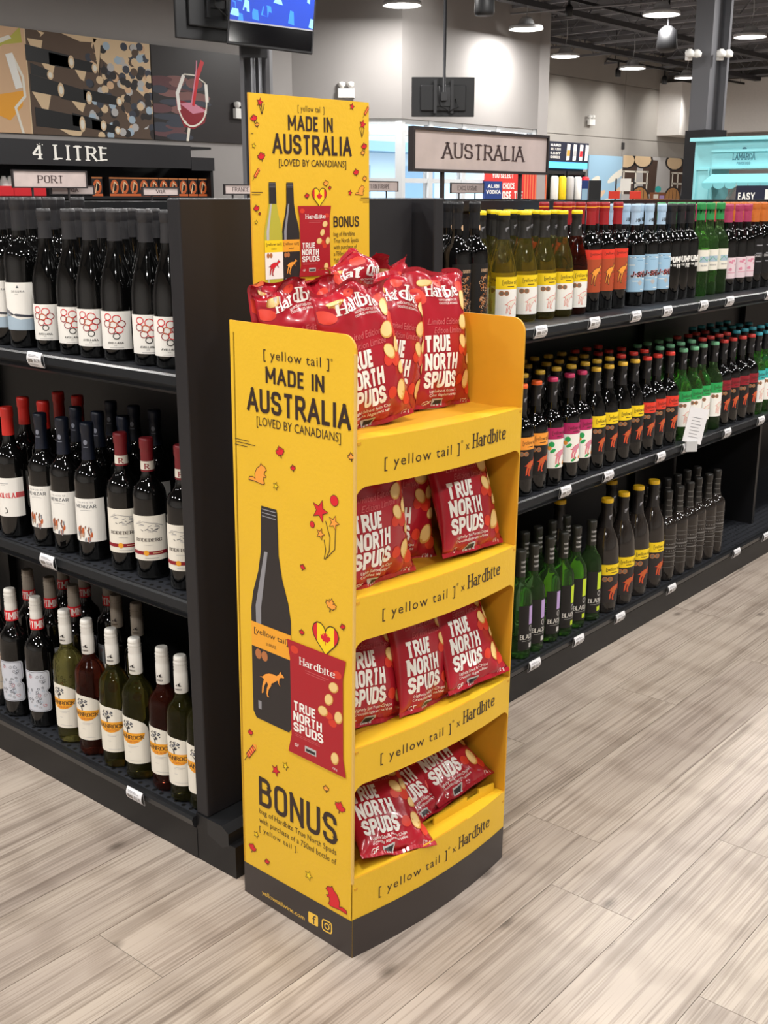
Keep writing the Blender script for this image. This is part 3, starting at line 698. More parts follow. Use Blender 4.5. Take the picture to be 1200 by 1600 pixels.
for t, x0, y0, x1, y1, X, lab in (('PORT', 22, 268, 135, 292, -5.2, 'small pale wood port sign above the black capsules'),
        ('VQA', 81, 291, 146, 303, -5.25, 'lower pale wood sign just right of the port sign'),
        ('VQA', 224, 294, 278, 304.5, -5.2, 'lower pale wood sign in front of the ringed cartons'),
        ('FRANCE', 352, 289.5, 400, 302.5, -5.2, 'small France sign half hidden by the grey column'),
        ('WESTERN EUROPE', 552, 284, 621, 298, -6.5, 'small Western Europe sign beside the yellow header card'),
        ('EXCLUSIVE', 705, 287, 755, 301, -6.5, 'small exclusive sign seen under the large country sign')):
    a, b, c = AX(x0, y1, X), AX(x1, y1, X), AX((x0 + x1) / 2, y0, X)
    aisle_sign(t, (X, a.y), (X, b.y), (a.z + b.z) / 2, c.z, [(b.y - a.y) * .25, (b.y - a.y) * .75], lab, .008, 1.38, (c.z - (a.z + b.z) / 2) * .5)

# ------------------------------------------------------------------ columns
CGREY = M('column_grey_paint', '66666a', .6)
c1 = AD(406, 300, 9.4)
r = empty('column', (c1.x, c1.y, 0), YAW); tag(r, 'dark grey steel column behind the yellow header card', 'column')
obj('flange', bx(-.115, -.085, -.12, .12, 0, CH), CGREY, r); obj('flange', bx(.085, .115, -.12, .12, 0, CH), CGREY, r); obj('web', bx(-.085, .085, -.01, .01, 0, CH), CGREY, r)
obj('conduit', tube(bmesh.new(), [(-.02, -.06, 0), (-.02, -.06, CH)], .018, 8), CGREY, r); obj('conduit', tube(bmesh.new(), [(.035, -.06, 0), (.035, -.06, CH)], .012, 8), STEEL, r)
c2 = AD(1107, 150, 12.6)
r = empty('column', (c2.x, c2.y, 0), YAW + .5); tag(r, 'grey steel column with a black wrapped lower half', 'column')
obj('flange', bx(-.13, -.10, -.13, .13, 0, CH), CGREY, r); obj('flange', bx(.10, .13, -.13, .13, 0, CH), CGREY, r); obj('web', bx(-.10, .10, -.012, .012, 0, CH), CGREY, r)
obj('wrap', bx(-.15, .15, -.15, .15, 0, 2.08), BLACKP, r)

# ------------------------------------------------------------------ televisions
TVB = M('tv_black_plastic', '18181a', .5); 
def tv(loc, rz, w, h, label, scr=None, tilt=0.0, back=False):
    r = empty('television', loc, rz); r.rotation_euler = (tilt, 0, rz); tag(r, label, 'television')
    obj('casing', bx(-w / 2, w / 2, 0, .03, -h / 2, h / 2, .006), TVB, r)
    obj('rear_cover', bx(-w * .36, w * .36, .03, .06, -h * .36, h * .30, .01), TVB, r)
    if scr: 
        bm = bmesh.new(); mm = [M('tv_screen_off', '060608', .08)]; box(bm, -w / 2 + .012, w / 2 - .012, -.003, 0, -h / 2 + .02, h / 2 - .012)
        lay(bm, scr, lambda x, y, o: Vector((x, -.003 - o, y)), mm, base=.001, step=.0006, clip=(-w / 2 + .012, w / 2 - .012, -h / 2 + .02, h / 2 - .012)); obj('screen', bm, mm, r)
    br = bmesh.new(); box(br, -.10, .10, .06, .075, -.09, .09); box(br, -.10, -.07, .06, .085, -.16, .16); box(br, .07, .10, .06, .085, -.16, .16); box(br, -.03, .03, .07, .14, -.04, .04)
    obj('bracket', br, M('bracket_black', '2a2a2c', .4), r)
    obj('cable', tube(bmesh.new(), [(-.12, .07, -.02), (-.15, .10, -.1), (-.05, .11, -.14), (.04, .1, -.08), (.05, .12, .1)], .006, 6), TVB, r)
    return r
BL = M('screen_blue', '2668d8', .3, emis=.9); BL2 = M('screen_deep_blue', '0f2f8c', .3, emis=.9); BL3 = M('screen_pale_blue', '6fa6ee', .3, emis=.9)
a = Art(); a.rect(-.5, .5, -.13, .5, BL2, 1)
for k in range(60): x = rr.uniform(-.32, .28); y = rr.uniform(-.13, .25); w_ = rr.uniform(.02, .07); h_ = rr.uniform(.02, .09); a.poly([(x, max(-.13, y)), (x + w_, max(-.13, y - .01)), (x + w_ * .8, y + h_), (x + w_ * .2, y + h_ * 1.1)], rr.choice([BL, BL2, BL3, BL, BL2]), 1.5 + k * .02)
a.rect(-.5, .5, -.14, -.13, 'grey', 3)
tvp = AD(426, 8, 8.7); tvx = tv(tvp, YAW + .22, .62, .60 * .98, 'wall television with a lit blue picture above the header card', a, .0); tvx.rotation_euler = (.0, .09, YAW + .22)
tvq = AD(330, -6, 8.9); tv(tvq, YAW + PI + .75, .66, .62, 'dark television seen from behind beside the lit one')
t3 = AD(692, 152, 12.2); tvc = tv(t3, YAW + PI + .05, .64, .38, 'small television hung from the ceiling, seen from behind', None, .0)
obj('pole', tube(bmesh.new(), [(0, .12, .0), (0, .12, CH - t3.z)], .016, 8), M('black_pole', '2e2e30', .4), tvc)
r = empty('television_bracket', (c1.x, c1.y, 2.55), YAW); tag(r, 'black steel bracket holding two televisions on the column', 'bracket')
obj('arm', bx(-.45, .12, -.24, -.20, .02, .08), M('bracket_black'), r); obj('arm', bx(-.03, .03, -.22, -.125, 0, .1), M('bracket_black'), r); obj('plate', bx(-.1, .1, -.135, -.122, -.12, .2), M('bracket_black'), r)

# ------------------------------------------------------------------ ceiling lamps and other fittings
HOUS = M('lamp_housing', 'd9dadc', .4); DIFF = M('lamp_diffuser', 'fffdf6', .3, emis=14.0)
place = ['left of the hanging television pole', 'nearest the top, above the header card', 'high beside the grey column', 'over the track lights', 'over the pale far wall', 'farthest, beside the column', 'right of the grey column']
names = ['round white pendant lamp just right of the television pole', 'round white pendant lamp at the top above the television pole', 'round white pendant lamp high up before the grey column', 'round white pendant lamp beside the black track spotlights',
         'round white pendant lamp over the far block wall', 'farthest round white pendant lamp close to the grey column', 'round white pendant lamp beyond the wrapped column']
for (x, y), nm in zip(LAMPS_SEEN, names):
    r = empty('pendant_lamp', (x, y, 3.67)); tag(r, nm, 'lamp', 'round pendant lamps')
    obj('housing', lathe(bmesh.new(), [(0, .16), (.07, .16), (.10, .12), (.12, .07), (.235, .045), (.245, .0), (.235, .0), (.23, .02), (0, .02)], 24), HOUS, r)
    obj('diffuser', lathe(bmesh.new(), [(0, .004), (.215, .004), (.215, .018), (0, .018)], 24), DIFF, r)
    obj('cable', tube(bmesh.new(), [(0, 0, .16), (.03, 0, .35), (0, 0, CH - 3.67)], .008, 6), HOUS, r)
def spot_head(p, rz, label, aim, TRK=3.87):
    r = empty('track_spotlight', p, rz); tag(r, label, 'spotlight', 'black track spotlights')
    obj('arm', bx(-.012, .012, -.012, .012, 0, TRK - p[2]), TVB, r); obj('head', lathe(bmesh.new(), [(0, -.14), (.05, -.14), (.055, -.02), (.03, .02), (0, .02)], 14), TVB, r)
    ld = bpy.data.lights.new('spot_light', 'SPOT'); ld.energy = 80 if p[0] < -10 else 42; ld.spot_size = 1.25; ld.spot_blend = 1.0; ld.color = (1, .97, .92); ld.shadow_soft_size = .04
    lo = bpy.data.objects.new('spot_light', ld); COL.objects.link(lo); q = Vector(p) + Vector((0, 0, -.18)); lo.location = q
    lo.rotation_euler = (Vector(aim) - q).to_track_quat('-Z', 'Y').to_euler()
for (px, py, ax, ay, lab) in ((845, 86, 873, 150, 'black track spotlight at the near end of the far track'), (923, 100, 948, 160, 'black track spotlight at the far end of the far track'), (1000, 116, 1020, 170, 'white tipped spotlight beyond the far track')):
    a = AX(ax, ay, -11.5); p = AX(px, py, -10.6)
    spot_head((-10.2, a.y, 3.75), 0, lab, (-11.5, a.y, 2.9))
p = AX(795, 40, WX); spot_head((WX + 1.2, p.y - .3, 3.93), 0, 'black spotlight up by the glazed wall washing it', (WX, p.y - .4, 3.1), 4.0)
p = AX(560, 20, WX); spot_head((WX + 1.2, 10.8, 3.93), 0, 'black spotlight above the television pole', (WX, 11.2, 3.4), 4.0)
o = obj('light_track', bx(-10.22, -10.18, pW.y + .3, pD.y - 1, 3.87, 3.91), TVB)
for k in range(4): obj('hanger', tube(bmesh.new(), [(-10.2, pW.y + .6 + k * 1.9, 3.91), (-10.2, pW.y + .6 + k * 1.9, CH)], .006, 5), TVB, o)
tag(o, 'long black lighting track below the ceiling joists', 'track')
o = obj('light_track', bx(WX + 1.18, WX + 1.22, 9.8, 15.5, 4.0, 4.04), TVB)
for k in range(4): obj('hanger', tube(bmesh.new(), [(WX + 1.2, 10 + k * 1.7, 4.04), (WX + 1.2, 10 + k * 1.7, CH)], .006, 5), TVB, o)
tag(o, 'short black lighting track near the glazed wall', 'track')
p = AD(757, 8, 11.5); o = obj('ceiling_speaker', lathe(bmesh.new(), [(0, -.09), (.085, -.09), (.095, -.06), (.09, .12), (.05, .16), (.012, .17), (.012, CH - p.z), (0, CH - p.z)], 20), TVB); o.location = p; tag(o, 'black cylinder speaker hanging at the top by the first lamp', 'speaker')
p = AD(1042, 66, 16); o = obj('ceiling_speaker', lathe(bmesh.new(), [(0, -.12), (.09, -.12), (.14, -.08), (.12, .14), (.05, .2), (.012, .2), (.012, CH - p.z), (0, CH - p.z)], 20), TVB); o.location = p; tag(o, 'dark bell speaker hanging near the wrapped column', 'speaker')
WPL = M('white_fitting_plastic', 'eceae6', .4)
def emergency(p, rz, label, s=1.0):
    r = empty('emergency_light', p, rz); tag(r, label, 'emergency light')
    obj('case', bx(-.11 * s, .11 * s, -.06, 0, -.06 * s, .06 * s, .006), WPL, r)
    for sx in (-1, 1): obj('lamp_head', lathe(bmesh.new(), [(0, 0), (.02 * s, 0), (.045 * s, .03 * s), (.045 * s, .07 * s), (0, .08 * s)], 12, centre=(sx * .06 * s, -.03, .065 * s)), WPL, r)
emergency(AD(541, 146, (pA - _C).dot(_hf) - .004), YAW, 'white twin-head emergency light on the grey corner wall')
emergency(AX(922, 191, -11.45), PI / 2, 'small white emergency light on the far block wall')
emergency(AX(374, 178, -9.955), PI / 2, 'white wall box beside the grey column over the poster')
for (px, nm) in ((1078, 'white security light on the near face of the wrapped column'), (1127, 'white security light on the far face of the wrapped column')):
    r = empty('security_light', AD(px, 86, 12.45), YAW + .5); tag(r, nm, 'light', 'white security lights on the column')
    obj('base', bx(-.03, .03, -.01, .04, -.05, .05, .004), WPL, r)
    for s in (-1, 1): obj('lamp_head', lathe(bmesh.new(), [(0, -.03), (.045, -.02), (.05, .02), (.02, .05), (0, .05)], 12, centre=(s * .05, -.05, .0)), WPL, r)
p = AX(973, 228, -11.49); o = obj('wall_socket', bx(0, .02, -.05, .05, -.07, .07, .003), M('socket_dark', '3a3838', .5)); o.location = p; tag(o, 'small dark wall socket above the barrel mural', 'socket')

# ------------------------------------------------------------------ things under the windows
def wall_board(name, lab, cat, x0, x1, ytop, ybot, X, fill, art=None, thick=.02):
    a, b = AX(x0, ybot, X), AX(x1, ybot, X); t = AX((x0 + x1) / 2, ytop, X)
    A_ = art(b.y - a.y, t.z - (a.z + b.z) / 2) if art else None
    return board(name, lab, cat, (X, a.y, (a.z + b.z) / 2), b.y - a.y, t.z - (a.z + b.z) / 2, AY90, fill, A_, thick)
REDP = M('poster_red', 'e23a34', .5)
def red_poster(w, h):
    a = Art()
    for x in range(9): a.rect(w * (.62 + x * .045), w * (.635 + x * .045), 0, h, M('poster_red_light', 'f08a5c', .5), 1)
    for i, (t, s) in enumerate((('YOU SELECT', .10), ('EASY CHOICE', .12), ('CHOOSE THE', .17), ('ONE WITH', .17))):
        a.word(t, w * .10, h * (.84 - i * .21), h * s, 'white', 2, width=w * (.34, .36, .50, .42)[i], wt=.22, sp=.1)
    return a
wall_board('advertising_poster', 'red and orange poster with white slogan behind the large sign', 'poster', 757, 852, 266, 345, WX + .012, REDP, red_poster, .03)
def alibi(w, h):
    a = Art(); a.word('ALIBI', w * .16, h * .62, h * .2, 'white', 1, width=w * .66, wt=.2, sp=.1); a.word('VODKA', w * .08, h * .30, h * .2, 'white', 1, width=w * .84, wt=.2, sp=.1)
    return a
wall_board('hanging_card', 'dark blue vodka card hanging in front of the red poster', 'sign', 757, 784, 283, 311, WX + .05, P['navy'], alibi, .035)
# drinks cooler
ca, cb = AX(853, 312, -10.6), AX(916, 312, -10.6); ct = AX(884, 222, -10.6).z; cs1 = AX(884, 253, -10.6).z; cs2 = AX(884, 263, -10.6).z; cw = cb.y - ca.y
r = empty('drinks_cooler', (-10.6, ca.y, 0)); tag(r, 'glass door drinks cooler with a navy header of can pictures', 'cooler')
NAVY = M('cooler_navy', '1d2136', .4)
obj('cabinet', bx(-.7, -.1, 0, cw, 0, cs2), TVB, r)
bm = bmesh.new(); mm = [NAVY]; box(bm, -.7, 0, 0, cw, cs1, ct); a = Art(); hh = ct - cs1
for i, t in enumerate(('HARD', 'SELTZER', 'EASY', 'CHOICES.')): a.word(t, cw * .06, hh * (.76 - i * .2), hh * .12, 'white', 1, width=cw * .24, wt=.2, sp=.1)
for i, (u, c) in enumerate(((.44, 'orange'), (.60, 'lgrey'), (.76, 'red'), (.90, 'white'))):
    a.poly([(cw * u, hh * .08), (cw * (u + .08), hh * .10), (cw * (u + .10), hh * .9), (cw * (u + .02), hh * .92)], 'white', 1); a.poly([(cw * (u + .01), hh * .3), (cw * (u + .08), hh * .3), (cw * (u + .09), hh * .6), (cw * (u + .02), hh * .6)], c, 2)
lay(bm, a, lambda x, y, o: Vector((o, x, cs1 + y)), mm, base=.003, step=.002); obj('header', bm, mm, r)
obj('light_strip', bx(-.65, -.01, 0, cw, cs2, cs1), M('cooler_light_blue', '58b8f0', .3, emis=1.3), r)
for i in range(2):
    y0_, y1_ = cw * i / 2 + .03, cw * (i + 1) / 2 - .03; dz1 = cs2 - .05
    d = bmesh.new()
    for q in ((y0_, y1_, .1, .16), (y0_, y1_, dz1 - .06, dz1), (y0_, y0_ + .05, .16, dz1 - .06), (y1_ - .05, y1_, .16, dz1 - .06)): box(d, -.06, -.02, q[0], q[1], q[2], q[3])
    dd = obj('door', d, TVB, r); obj('handle', bx(-.02, .01, y1_ - .04, y1_ - .02, .9, 1.4), STEEL, dd)
    obj('door_glass', bx(-.045, -.04, y0_ + .05, y1_ - .05, .16, dz1 - .06), M('cooler_glass', 'ffffff', .03, trans=1, ior=1.01), dd)
for i in range(5):
    b_ = obj('can', lathe(bmesh.new(), [(0, 0), (.07, 0), (.075, .02), (.075, .40), (.05, .43), (0, .43)], 14), [P['white'], P['yellow'], P['lgrey'], P['white'], P['red']][i]); b_.location = (-10.52, ca.y + cw * (.1 + i * .19), 1.35)
    tag(b_, '%s tall drink can on the cooler front shelf' % ['leading white', 'yellow', 'pale grey', 'second white', 'red'][i], 'can', 'tall cans in the cooler')
o = obj('cooler_shelf', bx(-10.6, -10.44, ca.y, cb.y, 1.31, 1.35), TVB); tag(o, 'thin black shelf along the front of the cooler', 'shelf')
# murals on the far block wall
def sky_art(w, h):
    a = Art(); a.rect(0, w, 0, h, P['sky'], 1)
    for k in range(14): a.ell(w * rr.uniform(0, 1), h * rr.uniform(.05, .75), w * rr.uniform(.15, .4), h * .06, rr.choice(['cream', 'bluegrey', 'cream', M('cloud_warm', 'e3c4a6', .7)]), 1.2 + k * .02, .35)
    return a
wall_board('wall_mural', 'wall mural of a pale blue sky with warm clouds', 'mural', 916, 967.5, 243, 345, -11.46, P['sky'], sky_art)
def barrel_art(w, h):
    a = Art(); a.rect(0, w, 0, h, 'lgrey', 1); k = 2
    for (u, v) in ((.04, .93), (.30, .95), (.82, .93)):
        a.ell(w * u, h * v, w * .16, h * .14, 'dark', k); a.ell(w * u, h * v, w * .13, h * .11, 'wood', k + .3)
    for u in (.06, .38, .82):
        a.poly([(w * (u - .05), h * .42), (w * (u + .14), h * .42), (w * (u + .16), h * .95), (w * (u - .08), h * .95)], M('barrel_dark', '4d3a30', .6), 1.6)
    for (u0, u1) in ((.0, .40), (.78, 1.0)):
        for v in (.75, .58): a.rect(w * u0, w * u1, h * v, h * (v + .025), 'cream', 3)
        for u in (u0 + .02, (u0 + u1) / 2, u1 - .02): a.rect(w * u - w * .01, w * u + w * .01, h * .42, h * .77, 'cream', 3)
    for (u, v) in ((.28, .36), (.82, .36)):
        a.ell(w * u, h * v, w * .15, h * .19, 'dark', 3.4); a.ell(w * u, h * v, w * .125, h * .165, M('barrel_head', 'b9844f', .6), 3.6)
        for s in (-.06, 0, .06): a.rect(w * (u + s) - w * .004, w * (u + s) + w * .004, h * (v - .13), h * (v + .13), 'dark', 3.8)
    a.rect(w * .44, w * .70, h * .05, h * .45, M('table_wood', '8a5536', .6), 4); a.rect(w * .50, w * .58, h * .3, h * .42, 'cream', 4.3); a.rect(w * .60, w * .68, h * .2, h * .4, 'lilac', 4.3)
    a.ell(w * .57, h * .5, w * .05, h * .05, 'teal', 4.4)
    return a
wall_board('wall_mural', 'wall mural of wine barrels on pale timber frames', 'mural', 968.5, 1064, 245, 345, -11.46, P['lgrey'], barrel_art)
# display stands before the murals
def stand(px, w, h, mat, name, lab, cat, d=14.5, z0=0.0):
    p = AD(px, 312, d); r = empty(name, (p.x, p.y, 0), YAW); tag(r, lab, cat); return r
r = stand(922, .2, 1, TVB, 'brochure_stand', 'blue and black brochure stand before the sky mural', 'stand')
obj('post', bx(-.02, .02, -.02, .02, 0, 1.3), TVB, r); obj('base', bx(-.15, .15, -.12, .12, 0, .02), TVB, r); obj('rack', bx(-.03, .12, -.05, .05, 1.1, 1.6), TVB, r); obj('card', bx(-.12, -.04, -.05, -.04, 1.1, 1.6), P['navy'], r); obj('card', bx(-.115, -.045, -.055, -.05, 1.3, 1.5), P['sky'], r)
r = stand(975, .2, 1, TVB, 'sign_stand', 'white notice on a black frame flanked by red cards', 'stand')
for s in (-.11, .11): obj('post', bx(s - .008, s + .008, -.01, .01, 0, 1.62), TVB, r)
obj('notice', bx(-.06, .07, -.02, -.012, 1.47, 1.62), P['white'], r)
for s in (-1, 1): obj('red_card', bx(s * .13 - .07, s * .13 + .07, -.03, -.02, 1.38, 1.47, .004), P['rorange'], r)
r = stand(1018, .2, 1, TVB, 'serving_table', 'wooden serving table before the barrel mural', 'table', 15.6)
obj('table_top', bx(-.25, .25, -.15, .15, 1.35, 1.38), M('table_wood'), r)
for sx in (-.22, .22):
    for sy in (-.12, .12): obj('leg', bx(sx - .015, sx + .015, sy - .015, sy + .015, 0, 1.35), M('table_wood'), r)

# ------------------------------------------------------------------ turquoise arch display
LY = 8.0; TQ = M('turquoise_paint', '8ccdd4', .5, noise=.02); TQD = M('turquoise_print', '3a6f80', .5)
l0 = AY(1087, 225, LY); zt = AY(1140, 216, LY).z; zarch = AY(1140, 268, LY).z; lw = 1.7; zst = AY(1140, 258, LY).z
r = empty('arch_display', (l0.x, LY, 0)); tag(r, 'turquoise wooden arch display with a scalloped canopy', 'display')
pw = AY(1110, 300, LY).x - l0.x
for x in (0, lw - pw): 
    pp = obj('pillar', bx(x, x + pw, 0, .35, 0, zt - .02), TQ, r)
    fb = bmesh.new()
    for q in ((x + .02, x + pw - .02, 1.62, 1.635), (x + .02, x + .03, .3, 1.62), (x + pw - .03, x + pw - .02, .3, 1.62), (x + .02, x + pw - .02, .29, .3)): box(fb, q[0], q[1], -.012, 0, q[2], q[3])
    obj('panel_moulding', fb, TQ, pp)
bm = bmesh.new(); mm = [TQ]; box(bm, pw, lw - pw, -.01, .35, zst - .03, zt)
a = Art(); tx = AY(1146, 245, LY).x - l0.x; tw = AY(1181, 245, LY).x - l0.x - tx; tz = AY(1160, 250, LY).z
a.word('LAMARCA', tx, tz, .055, TQD, 1, width=tw, serif=True, wt=.2, sp=.1); a.word('PROSECCO', tx + tw * .2, tz - .035, .02, TQD, 1, width=tw * .6, wt=.14, sp=.14); a.ell(tx + tw / 2, tz + .085, .02, .016, TQD, 1)
lay(bm, a, lambda x, y, o: Vector((x, -.01 - o, y)), mm, base=.002, step=.001); obj('header', bm, mm, r)
obj('cornice', bx(-.03, lw + .03, -.05, .37, zt - .02, zt + .01), TQ, r); obj('moulding', bx(pw, lw - pw, -.03, -.01, zt - .11, zt - .09), TQ, r); obj('moulding', bx(pw, lw - pw, -.03, -.01, zst - .03, zst - .01), TQ, r)
# scalloped canopy under the header
cn = bmesh.new(); x = pw + .03; zc = AY(1150, 272, LY).z; k = 0
while x < lw - pw - .1:
    v = [(x, -.06, zc), (x + .10, -.06, zc), (x + .10, -.24, zc - .07), (x, -.24, zc - .07)]
    q = [cn.verts.new(c) for c in v]; cn.faces.new(q)
    t = [cn.verts.new((x + .05 + .05 * math.cos(th), -.245, zc - .07 - .03 * abs(math.sin(th)) - (.02 if 0 < i < 8 else 0))) for i, th in enumerate([PI - PI * j / 8 for j in range(9)])]
    cn.faces.new(t); x += .10; k += 1
for s_ in (pw + .03, x):
    q = [cn.verts.new(c) for c in ((s_, -.06, zc), (s_, -.24, zc - .07), (s_, -.24, zc - .09), (s_, -.06, zc - .09))]; cn.faces.new(q)
obj('canopy', cn, M('turquoise_canopy', '74bcc4', .6), r)
obj('shelf', bx(pw, lw - pw, .02, .33, .9, .93), TQ, r); obj('back_panel', bx(pw, lw - pw, .33, .35, 0, 1.3), M('arch_back_grey', 'b5aeaa', .7), r)
obj('brace', tube(bmesh.new(), [(pw + .04, .1, 1.28), (pw + .18, .1, 1.50)], .012, 6), WPL, r)
def ch_art(w, h):
    a = Art(); a.word('EASY', w * .06, h * .62, h * .2, 'white', 1, width=w * .4, wt=.2); a.word('CHOICES.', w * .06, h * .34, h * .2, 'white', 1, width=w * .56, wt=.2); a.rect(w * .7, w * .82, h * .1, h * .9, 'white', 1); a.rect(w * .86, w * .96, h * .1, h * .9, 'sky', 1)
    a.rect(w * .06, w * .5, h * .14, h * .2, 'sky', 1); return a
q0, q1 = AY(1149, 311, LY - .5), AY(1215, 311, LY - .5); qt = AY(1180, 290, LY - .5).z
board('promotion_board', 'navy promotion board with white words below the turquoise canopy', 'sign', (q0.x, LY - .5, 1.2), q1.x - q0.x, qt - 1.2, 0, NAVY, ch_art(q1.x - q0.x, qt - 1.2))
o = obj('promotion_table', bx(q0.x - .02, q1.x + .3, LY - .5, LY - .15, 0, 1.2), BLACKP); tag(o, 'black plinth under the navy promotion board', 'plinth')

# ------------------------------------------------------------------ left shelving run (faces -Y), its end panel behind the yellow display
SHZ = (0.590, 1.062)
def rail_profile():  # front rail of a shelf: (outward, z) relative to the shelf top
    return [(0.0, 0.0), (0.006, 0.0), (0.010, -0.004), (0.014, -0.020), (0.004, -0.030), (0.010, -0.034), (0.004, -0.040), (0.0, -0.040)]
def extrude_profile(bm, prof, L, fn):
    a = [bm.verts.new(fn(p[0], p[1], 0)) for p in prof]; b = [bm.verts.new(fn(p[0], p[1], L)) for p in prof]; n = len(prof)
    for i in range(n): bm.faces.new((a[i], a[(i + 1) % n], b[(i + 1) % n], b[i]))
    bm.faces.new(a); bm.faces.new(b); return bm
def shelving(loc, rz, L, depth, front, label, ends):
    """local: x along the run, -Y is the shopper's side; front = y of the kick plate face is 0, back panel at y=depth"""
    r = empty('shelving_unit', loc, rz); tag(r, label, 'shelving')
    obj('kick_plate', bx(0, L, 0, .02, 0, .075), BLACK, r)
    obj('base_deck', bx(0, L, .004, depth, .092, .105), PERF, r)
    extr = extrude_profile(bmesh.new(), [(0, 0), (.012, 0), (.016, -.006), (.012, -.022), (0, -.030), (-.01, -.034)], L, lambda o, z, u: Vector((u, .004 - o, .105 + z))); obj('base_rail', extr, RAIL, r)
    obj('back_panel', bx(0, L, depth, depth + .03, 0, 1.375), BLACK, r)
    obj('top_cap', bx(0, L, depth - .015, depth + .05, 1.36, 1.39), RAIL, r)
    for zz, fy in zip(SHZ, front):
        s = obj('shelf', bx(0, L, fy + .012, depth, zz - .025, zz), PERF, r)
        obj('price_rail', extrude_profile(bmesh.new(), rail_profile(), L, lambda o, z, u, fy=fy, zz=zz: Vector((u, fy + .012 - o, zz + .003 + z))), RAIL, s)
    for u in (0.9, 1.85, 2.8):
        if u < L: obj('upright', bx(u - .012, u + .012, depth - .025, depth, .1, 1.36), BLACK, r)
    return r
GL_ = shelving((-3.6, .032, 0), 0, 3.6 - .483, .37, (.01, .01), 'black steel shelving run left of the yellow display, three tiers of wine', 1)
# end panel (faces +X)
ep = obj('end_panel', bx(3.6 - .483, 3.6 - .447, .003, .69, .112, 1.398, .003), BLACKP, GL_)
obj('end_base', bx(3.6 - .483, 3.6 - .36, .001, .70, 0, .075), BLACK, GL_)
bm = bmesh.new(); vs = [(3.6 - .447, 0, .112), (3.6 - .447, 0, .075), (3.6 - .40, 0, .060), (3.6 - .38, 0, .072), (3.6 - .38, 0, .10), (3.6 - .40, 0, .112)]
a = [bm.verts.new(v) for v in vs]; b = [bm.verts.new((v[0], .69, v[2])) for v in vs]
for i in range(6): bm.faces.new((a[i], a[(i + 1) % 6], b[(i + 1) % 6], b[i]))
bm.faces.new(a); bm.faces.new(b); obj('bumper', bm, RAIL, GL_)
obj('end_deck', bx(3.6 - .483, 3.6 - .447, 0.0, .69, .075, .112), BLACK, GL_)
for sgn in (1,):
    obj('back_panel', bx(0, 3.6 - .483, .40, .42, .1, 1.36), BLACK, GL_)
    obj('rear_base', bx(0, 3.6 - .483, .42, .70, 0, .105), BLACK, GL_)
# ------------------------------------------------------------------ right shelving run (faces +X)
GR = shelving((-.409, .775, 0), PI / 2, 5.2, .44, (.0, .0), 'black steel shelving run behind the display, three tiers of bottles', 1)
obj('end_panel', bx(-.035, 0, -.012, .49, 0, 1.398, .003), BLACKP, GR)
obj('rear_base', bx(0, 5.2, .49, .86, 0, .105), BLACK, GR)
obj('divider', bx(1.93 + .30, 1.95 + .30, .08, .43, .105, .56), BLACK, GR)

# price tickets clipped on the rails
TAGM = M('ticket_white', 'e9e8ea', .35); TAGC = M('ticket_holder_clear', 'c9cacc', .2)
def ticket_mesh(w=.055, h=.034):
    bm = bmesh.new(); mm = [TAGM, TAGC]
    n = 6; f = lambda x, y, o: Vector((x, -(.007 * (1 - ((y - h / 2) / (h / 2)) ** 2)) - .002 - o, y))
    sheet(bm, [(-w / 2, 0), (w / 2, 0), (w / 2, h), (-w / 2, h)], f, .0008, 0, None, h / 6, 1)
    a = Art(); a.rect(-w * .40, -w * .08, h * .34, h * .58, 'ink', 1)
    for k in range(5): a.rect(-w * .36 + k * w * .06, -w * .345 + k * w * .06, h * .34, h * .58, 'white', 1.5)
    a.type('$12.99', w * .02, h * .38, h * .24, 'ink', 1, width=w * .40)
    for v, ww in ((.74, .7), (.82, .5), (.18, .6)): a.rect(-w * .38, -w * .38 + w * ww, h * v, h * (v + .03), 'grey', 1)
    lay(bm, a, f, mm, cy=h / 6, base=.0004)
    return mesh_of(bm, 'ticket'), mm
tk, tkm = ticket_mesh()
for x in tkm: tk.materials.append(x)
ORD = ['first', 'second', 'third', 'fourth', 'fifth', 'sixth', 'seventh', 'eighth', 'ninth', 'tenth', 'eleventh', 'twelfth', 'thirteenth', 'fourteenth', 'fifteenth', 'sixteenth']
def ticket(p, rz, lab, grp, tilt=0.12):
    o = bpy.data.objects.new('price_ticket', tk); COL.objects.link(o); o.location = p; o.rotation_euler = (tilt, 0, rz)
    tag(o, lab, 'price tag', grp)
for (x, z, nm) in ((-.96, 1.037, 'top'), (-.978, .563, 'middle'), (-.675, .072, 'bottom')):
    ticket((x, .032 + .008 if z > .2 else .022, z), 0, 'white price ticket on the %s rail of the shelving left of the display' % nm, 'tickets on the left shelving rails')
for nm, z, ys in (('top', 1.037, (1.213, 1.494, 1.74, 1.944, 2.204, 2.41, 2.75)), ('middle', .563, (1.377, 1.624, 1.967, 2.153, 2.48, 2.784)), ('bottom', .073, (1.231, 1.477, 1.734, 2.097, 2.638, 2.92))):
    for i, y in enumerate(ys): ticket((-.408 if z > .2 else -.398, y, z), PI / 2, 'white price ticket, %s from the display on the %s rail behind it' % (ORD[i], nm), 'tickets on the rails behind the display')
# leaflet in a holder on the middle rail
hc = empty('leaflet_holder', (-.383, 2.15, .60), .85); tag(hc, 'white tilted leaflet in a clear holder clipped to the middle rail', 'leaflet')
bm = bmesh.new(); mm = [TAGM]; box(bm, -.034, .034, 0, .002, 0, .12); a = Art()
for k in range(7): a.rect(-.018, .018 - .006 * (k % 2), .085 - k * .011, .087 - k * .011, 'grey', 1)
lay(bm, a, lambda x, y, o: Vector((x, -o, y)), mm); c_ = obj('leaflet', bm, mm, hc); c_.rotation_euler = (-.1, .22, 0)
obj('clip', bx(-.02, .02, -.006, .01, -.03, .008, .002), TAGC, hc)

